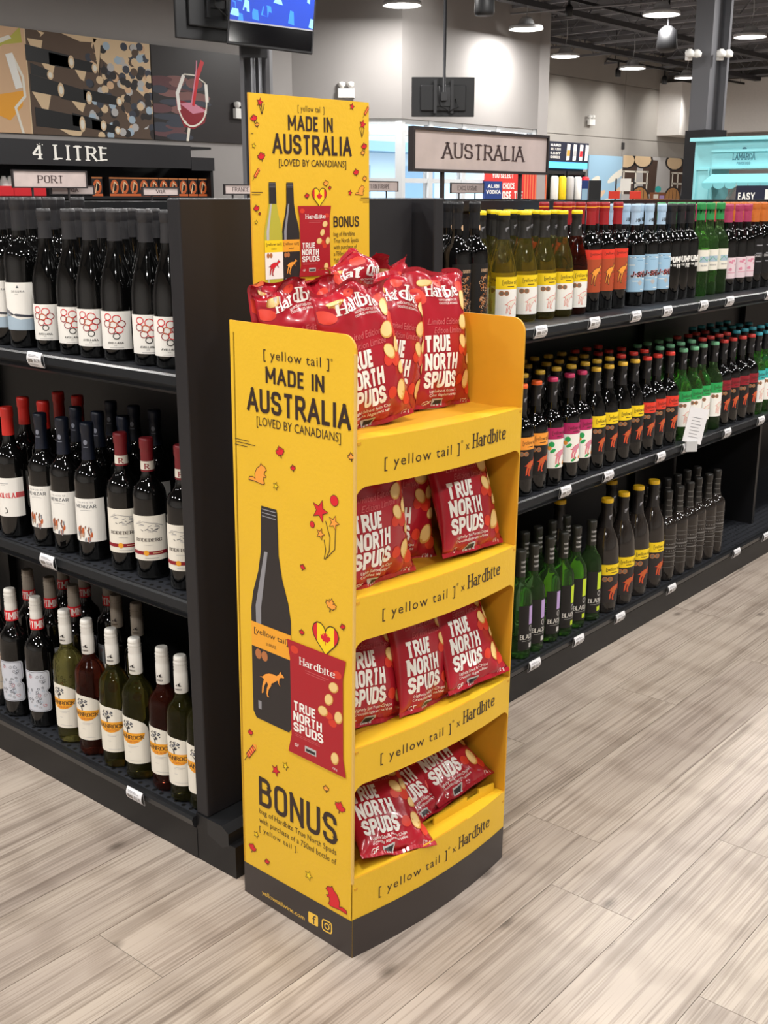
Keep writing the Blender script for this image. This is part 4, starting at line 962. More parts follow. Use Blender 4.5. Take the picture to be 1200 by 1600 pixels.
# ------------------------------------------------------------------ the yellow display stand
DW, DD, DH = .468, .315, 1.182
D = empty('display_stand', (0, 0, 0), math.radians(-2.85)); tag(D, 'tall yellow cardboard display stand with four tiers and a printed header card', 'display stand')
D.rotation_euler = (math.radians(-.75), math.radians(.32), math.radians(-2.85))
SAG = .020
def lipf(y, z, o): return Vector((SAG * (1 - ((y - DW / 2) / (DW / 2)) ** 2) + o, y, z))
def leftf(x, z, o): return Vector((x - DD, -o, z))
def rightf(x, z, o): return Vector((x - DD, DW + o, z))
def backf(y, z, o): return Vector((-DD + o, y, z))
# left panel art
A = Art()
A.poly([(0, 0), (DD, 0), (DD, .080), (0, .070)], 'base', 1)
A.type('[ yellow tail ]', .089, 1.122, .017, 'ink', 2, width=.168, sp=1.15); A.type('®', .2605, 1.134, .005, 'ink', 2)
A.word('MADE IN', .094, 1.079, .029, 'ink', 2, width=.151, wt=.17, sp=.12)
A.word('AUSTRALIA', .041, 1.023, .043, 'ink', 2, width=.268, wt=.17, sp=.10)
A.type('[LOVED BY CANADIANS]', .067, .999, .0165, 'ink', 2, width=.218)
for k, (x0, x1) in enumerate(((.0, .045), (.008, .062), (.0, .040))): A.rect(x0, x1, .964 - k * .0055, .9653 - k * .0055, 'ink', 2)
for (x, z, r, c, ro) in ((.13, .958, .012, 'red', .3), (.164, .934, .007, 'red', .2), (.187, .754, .007, 'red', -.2), (.29, .667, .007, 'red', .4), (.183, .627, .007, 'red', .1), (.283, .308, .014, 'red', -.2), (.028, .113, .012, 'red', -.2), (.073, .100, .008, 'red', .3), (.03, .372, .008, 'red', .2)):
    A.poly(leaf(x, z, r, ro), c, 2); A.outline(leaf(x, z, r, ro), .0009, 'ink', 3)
for (x, z, r, ro) in ((.31, .978, .008, .2), (.26, .700, .014, -.2), (.246, .332, .008, .1)):
    A.poly(leaf(x, z, r, ro), 'orange', 2); A.outline(leaf(x, z, r, ro), .0011, 'ink', 3)
for (x, z, r, c) in ((.233, .869, .021, 'red'), (.268, .854, .014, 'orange'), (.234, .827, .011, 'orange'), (.104, .317, .013, 'red'), (.117, .893, .008, 'yellow'), (.133, .337, .009, 'yellow'), (.041, .149, .008, 'yellow'), (.196, .125, .011, 'yellow')):
    A.poly(star(x, z, r, .3), c, 2); A.outline(star(x, z, r, .3), .0012, 'ink', 3)
for (x, z, r) in ((.269, .894, .0095), (.213, .84, .0055)): A.ell(x, z, r + .001, r + .001, 'ink', 2); A.ell(x, z, r, r, 'red', 2.5)
for pts in ([(.243, .782), (.247, .80), (.243, .818)], [(.246, .782), (.256, .80), (.258, .825), (.247, .853)], [(.25, .786), (.27, .806), (.272, .842)]): A.line(pts, .0016, 'ink', 2)
A.poly(beaver(.068, .908, .026), 'orange', 2); A.outline(beaver(.068, .908, .026), .0012, 'ink', 3)
A.poly(beaver(.272, .108, .030, -1), 'red', 2); A.outline(beaver(.272, .108, .030, -1), .0012, 'ink', 3)
bottle_pic(A, .097, .412, .113, .436, 'dark', 'grey', 'amber', 'dark')
heart_flag(A, .246, .634, .068, .064)
bag_pic(A, .143, .374, .156, .230, L=7)
rocket(A, .028, .328, .020)
A.word('BONUS', .052, .222, .064, 'ink', 2, width=.223, wt=.15, sp=.13)
A.type('bag of', .052, .203, .0115, 'ink', 2, width=.042); A.type('Hardbite True North Spuds', .098, .203, .0125, 'ink', 2, width=.175)
A.type('with purchase of a 750ml bottle of', .051, .182, .0125, 'ink', 2, width=.222); A.type('[ yellow tail ].', .051, .162, .0115, 'ink', 2, width=.115, sp=1.2)
A.type('yellowtailwine.com', .055, .018, .010, 'gold', 2, width=.128)
A.poly(fillet([(.194, .020), (.222, .022), (.222, .047), (.194, .045)], .004, True), 'gold', 2); A.type('f', .206, .023, .020, 'base', 3, width=.010)
ig = fillet([(.234, .023), (.260, .025), (.260, .049), (.234, .047)], .007, True); A.outline(ig, .003, 'gold', 2); A.line([(.247 + .006 * math.cos(t * PI / 6), .036 + .006 * math.sin(t * PI / 6)) for t in range(12)], .0025, 'gold', 2, True); A.ell(.2545, .0435, .0016, .0016, 'gold', 2)
TH = .004
A2 = Art(); A2.put(A, lambda x, z: (x - .004 * z, z) if .001 < x < DD - .001 else (x, z)); A = A2
outl = [(0, 0), (DD, 0), (DD, DH - .028)] + arc(DD - .028, DH - .028, .028, 0, 90) + [(-.009, DH + .001)]
bm = bmesh.new(); mm = [YEL, YELIN]; sheet(bm, outl, leftf, TH, 0, edge=1); lay(bm, A, leftf, mm, clip=(0, DD, 0, DH))
obj('side_panel', bm, mm, D)
bm = bmesh.new(); sheet(bm, outl, rightf, TH, 0, edge=1); obj('side_panel', bm, [YEL, YELIN], D)
bm = bmesh.new(); sheet(bm, [(0, 0), (DW, 0), (DW, DH - .02), (0, DH - .02)], lambda y, z, o: backf(y, z, o + TH), TH, 0); obj('back_panel', bm, [YELIN], D)
obj('corner_edge', bx(-.003, .0012, -.0012, .003, .16, DH - .03), EDGE, D)
# front bands, openings with rounded shoulders, printed wordmarks
def band_art(zc):
    a = Art(); a.type('[ yellow tail ]', .062, zc - .008, .019, 'ink', 1, width=.190, sp=1.2); a.type('®', .2555, zc + .009, .006, 'ink', 1)
    a.type('x', .270, zc - .005, .016, 'ink', 1); a.word('Hardbite', .292, zc - .006, .028, 'ink', 1, width=.112, serif=True, wt=.2, sp=.10); return a
def band(z0, z1, zc, base=False):
    r = .026
    o = [(0, z1), (0, z0 - r)] + arc(r, z0 - r, r, 180, 90)[0:] + arc(DW - r, z0 - r, r, 90, 0) + [(DW, z1)] if not base else [(0, 0), (DW, 0), (DW, z1), (0, z1)]
    bm = bmesh.new(); mm = [YEL, YELIN]; sheet(bm, o, lipf, TH, 0, cx=.02, edge=1)
    a = band_art(zc)
    if base: a.rect(0, DW, 0, .083, 'base', .5)
    lay(bm, a, lipf, mm, cx=.02)
    fb = obj('front_band', bm, mm, D)
    # turned-in lip along the top edge
    bm = bmesh.new(); sheet(bm, [(.005, 0), (DW - .005, 0), (DW - .005, 1), (.005, 1)], lambda y, t, o: Vector((lipf(y, 0, 0).x * (1 - t) - .045 * t, y, z1 + .0015 * math.sin(t * PI) - .004 * t + o)), .003, 0, cx=.02)
    obj('folded_lip', bm, [YEL], fb)
band(.925, 1.008, .960); band(.645, .725, .684); band(.362, .437, .400); band(0, .170, .119, True)
TIERZ = [1.004, .720, .432, .150]
for z in TIERZ:
    obj('tray_floor', bx(-DD + TH, -.002 + SAG * .2, TH, DW - TH, z - .006, z - .001), YELIN, D)
# raised inner flap with a hand slot behind the lowest band
bm = bmesh.new(); sheet(bm, [(.255, .150), (.452, .150), (.452, .186), (.40, .192), (.40, .182), (.36, .180), (.36, .190), (.255, .184)], lambda y, z, o: Vector((-.018 + o, y, z)), .004, 0, edge=0); obj('tray_flap', bm, [YEL], D)
# header card
A = Art(); hx0, hx1 = .080, .384
bottle_pic(A, .129, 1.236, .044, .190, 'olive', 'lgrey', 'yellow', 'white', roocol='red'); bottle_pic(A, .172, 1.236, .044, .190, 'dark', 'grey', 'amber', 'dark')
bag_pic(A, .190, 1.254, .087, .130, L=8); heart_flag(A, .247, 1.402, .038, .036, 3)
A.type('[ yellow tail ]', .196, 1.552, .0105, 'ink', 2, width=.067, sp=1.15); A.word('MADE IN', .171, 1.518, .026, 'ink', 2, width=.114, wt=.17); A.word('AUSTRALIA', .132, 1.476, .035, 'ink', 2, width=.203, wt=.17, sp=.1)
A.type('[LOVED BY CANADIANS]', .147, 1.455, .0125, 'ink', 2, width=.173)
A.word('BONUS', .284, 1.344, .020, 'ink', 2, width=.070, wt=.15)
for i, (t, w) in enumerate((('bag of Hardbite', .058), ('True North Spuds', .068), ('with purchase of', .064), ('a 750ml bottle of', .062), ('Yellow Tail.', .042))): A.type(t, .284, 1.327 - i * .0125, .0085, 'ink', 2, width=w)
for (x, z, r, c) in ((.090, 1.534, .008, 'red'), (.097, 1.524, .005, 'orange'), (.105, 1.470, .009, 'red'), (.347, 1.446, .008, 'red'), (.371, 1.435, .006, 'orange'), (.265, 1.425, .007, 'orange'), (.275, 1.417, .004, 'red'), (.215, 1.402, .006, 'red'), (.09, 1.38, .007, 'red'), (.097, 1.371, .003, 'red'), (.370, 1.495, .008, 'red'), (.366, 1.483, .006, 'orange')):
    A.poly(leaf(x, z, r, .2), c, 2); A.outline(leaf(x, z, r, .2), .0008, 'ink', 3)
for (x, z, r, c) in ((.105, 1.562, .008, 'red'), (.088, 1.488, .005, 'yellow'), (.337, 1.567, .007, 'red'), (.366, 1.536, .009, 'red'), (.330, 1.408, .006, 'red'), (.088, 1.356, .004, 'yellow')):
    A.poly(star(x, z, r, .2), c, 2); A.outline(star(x, z, r, .2), .0008, 'ink', 3)
for dx, z in ((.109, 1.542), (.364, 1.512)):
    for q in (-.004, 0, .004): A.line([(dx, z), (dx + q, z + .010), (dx + q * 1.6, z + .018)], .0012, 'ink', 2)
rocket(A, .092, 1.440, .010); rocket(A, .376, 1.560, .010)
A.poly(beaver(.358, 1.413, .013), 'orange', 2); A.outline(beaver(.358, 1.413, .013), .0008, 'ink', 3)
for (x0, x1, z) in ((.082, .088, 1.508), (.08, .106, 1.408), (.08, .100, 1.404), (.360, .384, 1.398), (.356, .384, 1.394), (.366, .384, 1.390)): A.rect(x0, x1, z, z + .001, 'ink', 2)
hf = lambda y, z, o: Vector((-DD + .010 + o, y, z))
bm = bmesh.new(); mm = [YEL, YELIN]; sheet(bm, [(hx0, 1.01), (hx1, 1.01), (hx1, 1.577), (hx0, 1.577)], hf, .004, 0, edge=1); lay(bm, A, hf, mm, clip=(hx0, hx1, 1.0, 1.577)); hdc = obj('header_card', bm, mm, D)
bpy.context.view_layer.update()
hdc.matrix_basis = D.matrix_world.inverted() @ Matrix.Rotation(math.radians(-2.85), 4, 'Z') @ Matrix.Translation((0, -.013, 0))
DM = D.matrix_world.copy()

# ------------------------------------------------------------------ crisp bags
BAGM = M('bag_red_film', 'a81b2a', .26, noise=.03, nscale=18, coat=.35, bump=.3, bscale=22)
BAGB = M('bag_back_white_film', 'd9d5d2', .32, coat=.3)
BW, BH = .185, .272
def bag_art():
    a = Art(); w = BW / 2
    a.word('Hardbite', -.060, .214, .027, 'white', 2, width=.108, serif=True, wt=.23, sp=.08)
    a.type("HANDCRAFTED-STYLE CHIPS", -.030, .206, .0045, 'white', 2, width=.066); a.type("CROUSTILLES ARTISANALES", -.030, .199, .0045, 'white', 2, width=.066)
    a.type('Limited Edition', -.068, .160, .012, 'fredd', 2, width=.10, shear=.35); a.type('Edition Limitee', -.055, .143, .012, 'fredd', 2, width=.095, shear=.35)
    for i, (t, ww) in enumerate((('TRUE', .070), ('NORTH', .092), ('SPUDS', .092))):
        a.word(t, -.076, .108 - i * .0345, .0315, 'white', 2, width=ww, wt=.235, sp=.07)
    a.type('Lightly Salted Potato Chips', -.060, .030, .0055, 'white', 2, width=.088); a.type('Croustilles légèrement salées', -.060, .0225, .0052, 'white', 2, width=.088)
    for (x, y, r) in ((.060, .234, .013), (.074, .178, .018), (.034, .112, .013), (.060, .112, .018), (.076, .034, .014), (.034, .052, .013), (-.078, .215, .018), (.080, .155, .014), (-.02, .245, .010)): a.ell(x, y, r, r * .85, 'potato', 1, x * 9)
    for (x, y, rx, ry, ro) in ((.064, .208, .021, .014, 1.2), (.050, .164, .021, .015, .2), (.044, .126, .018, .013, -.5), (.074, .134, .016, .011, 1.0), (.062, .052, .020, .014, 1.2), (.075, .092, .014, .010, .6), (-.060, .240, .014, .007, .1)): chip(a, x, y, rx, ry, ro, 3)
    a.type('GF', -.066, .006, .009, 'white', 2); a.rect(-.036, -.010, .004, .018, 'lgrey', 2); a.rect(-.033, -.013, .007, .015, 'dark', 3); a.type('128 g', .060, .006, .007, 'white', 2)
    return a
BART = bag_art()
def make_bag(M4, label, group, thick=.062, seed=0, bend=0.0, bend_at=.8, twist=0.0, flop=0.0, side=0.0, squash=0.0, belly=0.0, crush=.4):
    rs = random.Random(seed); ph = [rs.uniform(0, 6.28) for _ in range(8)]
    cr = [(rs.uniform(-.9, .9), rs.uniform(-.7, .7), rs.uniform(.55, .78), rs.choice((-1, 1)) * rs.uniform(.6, 1.1)) for _ in range(5)]
    def prof(t):
        e = min(max((t - .035) / .93, 0), 1); return max(0.0, math.sin(PI * e)) ** .55 if 0 < e < 1 else 0.0
    def pt(x, y, sgn, off=0.0):
        s = x / (BW / 2); t = y / BH; p = prof(t)
        shr = 1 - .13 * p
        d = thick * .5 * p * max(0.0, 1 - abs(s) ** 2.6) ** .62 * (1 + belly * (0.5 - t))
        endw = math.exp(-((t - .06) / .10) ** 2) + math.exp(-((t - .92) / .12) ** 2)
        d += endw * .0065 * max(0, 1 - s * s) * (math.sin(s * 9 + ph[0] + t * 14) + .7 * math.sin(s * 17 + ph[1] - t * 9)) * (1 if sgn > 0 else -1) * (1 if p > 0 else 0)
        d += .0026 * p * math.sin(5 * s + 9 * t + ph[2]) * math.sin(11 * t + ph[3]) * max(0, 1 - s * s)
        d += .0022 * p * math.sin(14 * (abs(s) - .6 * t) + ph[6]) * (abs(s) > .35) * (abs(s) - .35) * 2.2 * max(0, 1 - s ** 4)
        wav = .0045 * math.sin(s * 4.5 + ph[4]) * (1 - p) + .003 * math.sin(s * 9 + ph[5]) * (1 - p)
        for (a0, a1, tb, am) in cr:      # folds running down from the crumpled top seal
            if t > tb:
                q = (t - tb) / (1 - tb); sc = a1 + (a0 - a1) * q
                wav += crush * .022 * am * q * max(0.0, 1 - abs(s - sc) / .42)
        X = x * shr * (1 - .10 * crush * max(0, t - .75) * 4); Y = -(sgn * (d + off)) + wav; Z = y - crush * .012 * max(0, t - .7) * 3.3 * (1 + math.sin(s * 5 + ph[7]))
        Y += side * s * BW * .5 * math.sin(PI * t)
        if bend and t > bend_at:
            z0 = bend_at * BH; r = (Z - z0); an = bend * min(1.0, r / (.10 * BH)) ; an += flop * s
            Z2 = z0 + r * math.cos(an) + Y * math.sin(an) * .3; Y = Y * math.cos(an) - r * math.sin(an); Z = Z2
        if twist:
            an = twist * (t - .5); X, Y = X * math.cos(an) - Y * math.sin(an), X * math.sin(an) + Y * math.cos(an)
        if squash: X += squash * X * (.5 - t)
        return Vector((X, Y, Z))
    bm = bmesh.new(); NX, NY = 26, 38; mm = [BAGM, BAGB]
    for sgn in (1, -1):
        g = [[bm.verts.new(pt(-BW / 2 + BW * i / NX, BH * j / NY, sgn)) for i in range(NX + 1)] for j in range(NY + 1)]
        for j in range(NY):
            for i in range(NX):
                q = (g[j][i], g[j][i + 1], g[j + 1][i + 1], g[j + 1][i]); f = bm.faces.new(q if sgn > 0 else q[::-1]); f.smooth = True
                if sgn < 0 and 5 < j < 33 and 5 < i < 21: f.material_index = 1
    bmesh.ops.remove_doubles(bm, verts=bm.verts[:], dist=1e-5)
    lay(bm, BART, lambda x, y, o: pt(x, y, 1, o), mm, cx=BW / 26, cy=BH / 38, base=.0006, step=.00022, clip=(-BW / 2 + .002, BW / 2 - .002, .001, BH - .004))
    o = obj('crisp_bag', bm, mm); o.matrix_world = M4; tag(o, label, 'crisps', group)
    # crimped seals top and bottom
    for (nm, y0, y1) in (('crimped_seal', BH * .966, BH * .999), ('crimped_seal', .0005, BH * .034)):
        b2 = bmesh.new(); n = 46
        rows = [[b2.verts.new(pt(-BW / 2 + BW * i / n, y, 1, .0006 + (.0007 if i % 2 else 0))) for i in range(n + 1)] for y in (y0, y1)]
        for i in range(n): b2.faces.new((rows[0][i], rows[0][i + 1], rows[1][i + 1], rows[1][i]))
        obj(nm, b2, [BAGM], o)
    return o
def BM(u, v, z, yaw=0.0, pitch=0.0, roll=0.0):
    """u along the display front, v depth behind it, z height; yaw turns, pitch leans back, roll leans along the front (radians)"""
    return DM @ Matrix.Translation((-v, u, z)) @ Matrix.Rotation(PI / 2 + yaw, 4, 'Z') @ Matrix.Rotation(-pitch, 4, 'X') @ Matrix.Rotation(roll, 4, 'Y')
G = ['crisp bags on the top tier of the display', 'crisp bags on the second tier of the display', 'crisp bags on the third tier of the display', 'crisp bags on the lowest tier of the display']
T = TIERZ
make_bag(BM(.138, .080, T[0], -.12, .18, -.15), 'red crisp bag at the front of the top tier, leaning towards the printed wall', G[0], .072, 1, bend=.5, bend_at=.86, flop=.5, crush=1.0)
make_bag(BM(.372, .125, T[0], .04, .16, .05), 'red crisp bag standing upright at the clear end of the top tier', G[0], .070, 2, bend=.15, bend_at=.9, crush=.45)
make_bag(BM(.222, .122, T[0] + .002, .10, .08, .16), 'red crisp bag squeezed between the two front bags on the top tier', G[0], .056, 3, bend=-.5, bend_at=.84, flop=-.5, crush=1.0)
make_bag(BM(.118, .185, T[0] + .006, -.35, .16, -.22), 'red crisp bag leaning behind the side wall, second wordmark from the back corner', G[0], .056, 4, bend=.9, bend_at=.88, flop=.6, crush=1.3)
make_bag(BM(.106, .258, T[0] - .002, .0, .08, -.08), 'red crisp bag in the back corner of the top tier under the header bottles', G[0], .040, 5, bend=1.3, bend_at=.89, crush=.9)
make_bag(BM(.225, .222, T[0] + .040, .25, .05, .06), 'red crisp bag with a folded peak rising before the header card', G[0], .050, 6, bend=-.7, bend_at=.82, flop=.7, crush=1.4)
make_bag(BM(.345, .232, T[0] + .022, .05, .12, .04), 'red crisp bag behind the upright one, only its wordmark showing', G[0], .056, 7, bend=.3, bend_at=.86, crush=1.2)
make_bag(BM(.105, .040, T[1] + .001, -.02, .16, -.04), 'red crisp bag nearest the printed side wall on the second tier', G[1], .072, 8)
make_bag(BM(.222, .100, T[1] + .001, -.15, .25, .12), 'red crisp bag in the middle of the second tier, partly covered', G[1], .060, 9, side=-.1)
make_bag(BM(.362, .022, T[1] + .012, .0, .36, .03), 'red crisp bag at the far end of the second tier, lettering fully visible', G[1], .070, 10)
make_bag(BM(.112, .050, T[2] + .001, .0, .40, .15), 'red crisp bag nearest the printed side wall on the third tier', G[2], .070, 11)
make_bag(BM(.242, .025, T[2] + .003, .08, .34, .08), 'red crisp bag in the middle of the third tier, lettering fully visible', G[2], .070, 12)
make_bag(BM(.362, .000, T[2] + .022, .10, .45, .06), 'red crisp bag slumped at the far end, its corner poking past the lip', G[2], .055, 13, twist=.25)
make_bag(BM(.122, -.008, T[3] + .026, -.05, 1.0, .22), 'red crisp bag lying forward over the lowest lip, its bottom seam showing', G[3], .062, 14, twist=-.15)
make_bag(BM(.272, .030, T[3] + .034, -.15, 1.12, -.20), 'red crisp bag lying back in the middle of the lowest tier', G[3], .062, 15)
make_bag(BM(.372, .026, T[3] + .050, -.15, 1.04, -.15), 'red crisp bag lying at the far end of the lowest tier', G[3], .052, 16)

# ------------------------------------------------------------------ wine bottles
GLS = {
 'dark': M('glass_near_black', '070707', .04, coat=.25, spec=.5), 'olive': M('glass_olive', 'a3a54a', .03, trans=.97, ior=1.22), 'green': M('glass_bright_green', 'a5dc8c', .03, trans=.97, ior=1.22),
 'lightolive': M('glass_light_olive', 'c4bb6a', .03, trans=.96, ior=1.22), 'rosewine': M('glass_rose_brown', '7d3a2a', .04, trans=.93, ior=1.22), 'browngreen': M('glass_brown_green', '6e6a34', .04, trans=.94, ior=1.22),
 'brown': M('glass_grey_brown', '241f1c', .08, coat=.3),
}
PROF = {  # (radius, height) with body radius 1 and height 1
 'bordeaux': [(.0, .012), (.60, .0), (.93, .004), (1.0, .03), (1.0, .58), (.97, .625), (.86, .66), (.62, .69), (.45, .72), (.385, .76), (.36, .86), (.36, .93), (.39, .935), (.39, .965), (.35, 1.0), (0, 1.0)],
 'burgundy': [(.0, .012), (.60, .0), (.93, .004), (1.0, .03), (1.0, .42), (.985, .48), (.90, .55), (.72, .63), (.54, .70), (.42, .77), (.37, .84), (.355, .93), (.39, .935), (.39, .965), (.35, 1.0), (0, 1.0)],
 'slim': [(.0, .012), (.60, .0), (.93, .004), (1.0, .03), (1.0, .54), (.98, .585), (.88, .63), (.66, .67), (.48, .70), (.40, .74), (.37, .84), (.36, .93), (.39, .935), (.39, .965), (.35, 1.0), (0, 1.0)],
 'taper': [(.0, .012), (.60, .0), (.93, .004), (.98, .03), (1.0, .40), (.99, .50), (.94, .58), (.82, .65), (.62, .71), (.46, .76), (.38, .82), (.35, .93), (.38, .935), (.38, .965), (.34, 1.0), (0, 1.0)],
}
def rad(shape, R, z):
    p = PROF[shape]
    for (r0, z0), (r1, z1) in zip(p[1:-1], p[2:]):
        if z0 <= z <= z1 and z1 > z0: return R * (r0 + (r1 - r0) * (z - z0) / (z1 - z0))
    return R * p[-2][0]
_bc = {}
def body_mesh(shape, R, H, glass):
    k = (shape, R, H, glass)
    if k not in _bc:
        me = mesh_of(lathe(bmesh.new(), [(r * R, z * H) for r, z in PROF[shape]], 22), 'bottle'); me.materials.append(GLS[glass]); _bc[k] = me
    return _bc[k]
def capsule_mesh(shape, R, H, z0, side, top, band=None, art=None, ridges=False):
    k = ('cap', shape, R, H, z0, side, top, band, id(art) if art else 0, ridges)
    if k not in _bc:
        bm = bmesh.new(); e = .0007; zz = [z0, z0 + (1 - z0) * .3, z0 + (1 - z0) * .6, .925]
        pr = [(rad(shape, R, z) + e, z * H) for z in zz]
        if ridges: pr = [(R * .41, z0 * H), (R * .41, .925 * H)]; pr = [(rad(shape, R, z0) + e, z0 * H)] + [(R * .425, (z0 + .01) * H)] + [(R * .425 - (.0013 if j % 2 else 0), (.895 + j * .011) * H) for j in range(8)]
        else: pr += [(R * .40 + e, .935 * H), (R * .40 + e, .97 * H)]
        lathe(bm, pr, 20, 0)
        lathe(bm, [(pr[-1][0], pr[-1][1]), (pr[-1][0] + .0003, .9855 * H)], 20, 1); lathe(bm, [(pr[-1][0] + .0003, .9855 * H), (pr[-1][0] - .0005, 1.002 * H), (pr[-1][0] - .0018, 1.006 * H)], 20, 1); lathe(bm, [(pr[-1][0] - .0018, 1.006 * H), (0, 1.0065 * H)], 20, 1)
        mm = [side if not isinstance(side, str) else M('foil_' + side, side, .38), M('foil_' + top, top, .35)]
        if band:
            a = Art(); a.rect(-.04, .04, band[0] * H, band[1] * H, band[2], 1)
            lay(bm, a, lambda x, y, o: (lambda r, t: Vector((r * math.sin(t), -r * math.cos(t), y)))(max(rad(shape, R, y / H), R * .425 if ridges else 0) + e + o, x / (R * .41)), mm, cx=.003)
        if art: lay(bm, art, lambda x, y, o: (lambda r, t: Vector((r * math.sin(t), -r * math.cos(t), y)))(max(rad(shape, R, y / H), R * .425 if ridges else 0) + e + o, x / (R * .41)), mm, cx=.003)
        me = mesh_of(bm, 'capsule'); 
        for x in mm: me.materials.append(x)
        _bc[k] = me
    return _bc[k]
def label_mesh(key, shape, R, H, outline, paper, art):
    """paper: material or None; outline list in metres (x round the bottle, y up)"""
    k = ('lab', key, R, H)
    if k not in _bc:
        bm = bmesh.new(); mm = []
        f = lambda x, y, o: (lambda r, t: Vector((r * math.sin(t), -r * math.cos(t), y)))(rad(shape, R, y / H) + .0004 + o, x / R)
        a = Art()
        if outline: a.poly(outline, paper, 0)
        a.put(art, lambda x, y: (x, y), 1)
        lay(bm, a, f, mm, cx=.006, base=.0001, step=.00014)
        me = mesh_of(bm, 'label')
        for x in mm: me.materials.append(x)
        _bc[k] = me
    return _bc[k]
def bottle(p, rz, prod):
    o = bpy.data.objects.new('wine_bottle', prod['body']); COL.objects.link(o); o.location = p; o.rotation_euler = (0, 0, rz)
    for nm, me in prod['parts']:
        c = bpy.data.objects.new(nm, me); COL.objects.link(c); c.parent = o
    return o
def product(shape, R, H, glass, parts): return dict(body=body_mesh(shape, R, H, glass), parts=parts, H=H, R=R)
def yt(shape, R, H, glass, bandc, low, cap, z, roocol='orange', fruit=False, side='171618', medals=True, capz=.78, zb=None, paper_hi=None):
    """kangaroo bottle; z=(low0, low1, band1) heights of the lower label and the coloured band"""
    w = R * 1.15; a = Art()
    if low: a.rect(-w, w, z[0], z[1], low, .5)
    a.rect(-w, w, z[1], z[2], bandc, 1)
    a.type('[yellow tail]', 0, z[1] + (z[2] - z[1]) * .42, (z[2] - z[1]) * .32, 'ink', 2, width=w * 1.15, align='c'); a.rect(-w * .25, w * .25, z[1] + (z[2] - z[1]) * .2, z[1] + (z[2] - z[1]) * .26, 'ink', 2)
    hz = z[1] - z[0]
    if fruit:
        for (x, y, rx, ry, c) in ((-.6, .82, .20, .10, 'green'), (-.75, .70, .14, .08, 'orange'), (-.5, .60, .22, .06, 'green'), (.5, .16, .2, .06, 'orange'), (.72, .12, .2, .06, 'green'), (-.1, .1, .25, .05, 'green'), (.8, .7, .1, .08, 'magenta')): a.ell(w * x, z[0] + hz * y, w * rx, hz * ry, c, 1.5, .5)
    elif medals:
        for dx in (-.62, -.30): a.ell(w * dx, z[1] - hz * .14, w * .17, w * .16, 'copper', 1.6); a.ell(w * dx, z[1] - hz * .14, w * .12, w * .11, M('medal_dull', '7d6a58', .5), 1.9)
    rp = roo(w * .12, z[0] + hz * .42, w * 1.05, hz * .62); a.poly(rp, ('rust' if roocol == 'orange' else roocol) if not fruit else 'pinkp', 2); a.outline(rp, .0012, 'rorange', 2.6)
    if low == 'white': a.line([(w * .75, z[0] + hz * .1), (w * .80, z[0] + hz * .5)], .0007, 'grey', 2)
    me = label_mesh((bandc, low, cap, shape, fruit), shape, R, H, None, None, a)
    ca = Art(); rp2 = roo(0, H * (capz + .09), R * .42, H * .05); ca.poly(rp2, 'grey', 1)
    return product(shape, R, H, glass, [('capsule', capsule_mesh(shape, R, H, capz, side, cap, art=ca)), ('label', me)])
def lab(shape, R, H, glass, key, outline, paper, art, cap): return product(shape, R, H, glass, [('capsule', cap), ('label', label_mesh(key, shape, R, H, outline, paper, art))])
def rect(w, z0, z1): return [(-w, z0), (w, z0), (w, z1), (-w, z1)]

PR = {}
# --- left, top shelf
R, H = .040, .336; a = Art(); w = R * 1.25; z0, z1 = .042, .150
a.poly([(-w, z0), (w, z0), (w, z0 + .022), (w * .6, z0 + .027), (w * .1, z0 + .024), (-w * .3, z0 + .030), (-w * .7, z0 + .038), (-w, z0 + .033)], 'bluegrey', 1)
for k in range(6): a.line([(-w + k * .004, z0 + .044 - k * .002), (-w * .6, z0 + .046 - k * .003), (-w * .1, z0 + .032 + k * .001), (w * .5, z0 + .030 + k * .0008), (w, z0 + .026 + k * .002)], .0008, 'slate', 2)
a.poly([(-w * .95, z0 + .04), (-w * .88, z0 + .062), (-w * .8, z0 + .05), (-w * .6, z0 + .046), (-w * .3, z0 + .036)], 'grey', 1.5)
a.word('SEGURA', -.012, z1 - .022, .0045, 'slate', 2, width=.030, wt=.12, sp=.35); a.rect(-.004, .004, z1 - .027, z1 - .0262, 'slate', 2); a.poly([(0, z1 - .012), (.003, z1 - .006), (.006, z1 - .012)], 'slate', 2)
PR['wave'] = lab('bordeaux', R, H, 'dark', 'wave', rect(w, z0, z1), 'white', a, capsule_mesh('bordeaux', R, H, .79, '2b2a2c', '2b2a2c'))
R, H = .0375, .312; a = Art(); w = R * 1.05; z0, z1 = .026, .106
for (x, y, r, c) in ((-.012, .094, .008, 'red'), (.008, .090, .009, 'red'), (.018, .080, .008, 'dred'), (-.014, .080, .008, 'dred'), (.0, .078, .008, 'rust'), (.012, .068, .0085, 'red'), (-.004, .066, .008, 'dred'), (.006, .054, .007, 'black')):
    a.line([(x + r * math.cos(t * PI / 7), y + r * .86 * math.sin(t * PI / 7)) for t in range(14)], .0018, c, 2 + x, True)
a.word('AVELLANA', -.014, .038, .0042, 'black', 2, width=.034, wt=.16, sp=.12); a.type('2018', .0, .0335, .0022, 'grey', 2); a.rect(-.01, .02, .029, .0296, 'grey', 2)
PR['ring'] = lab('burgundy', R, H, 'dark', 'ring', rect(w, z0, z1), 'white', a, capsule_mesh('burgundy', R, H, .80, '2d2c2e', '2d2c2e'))
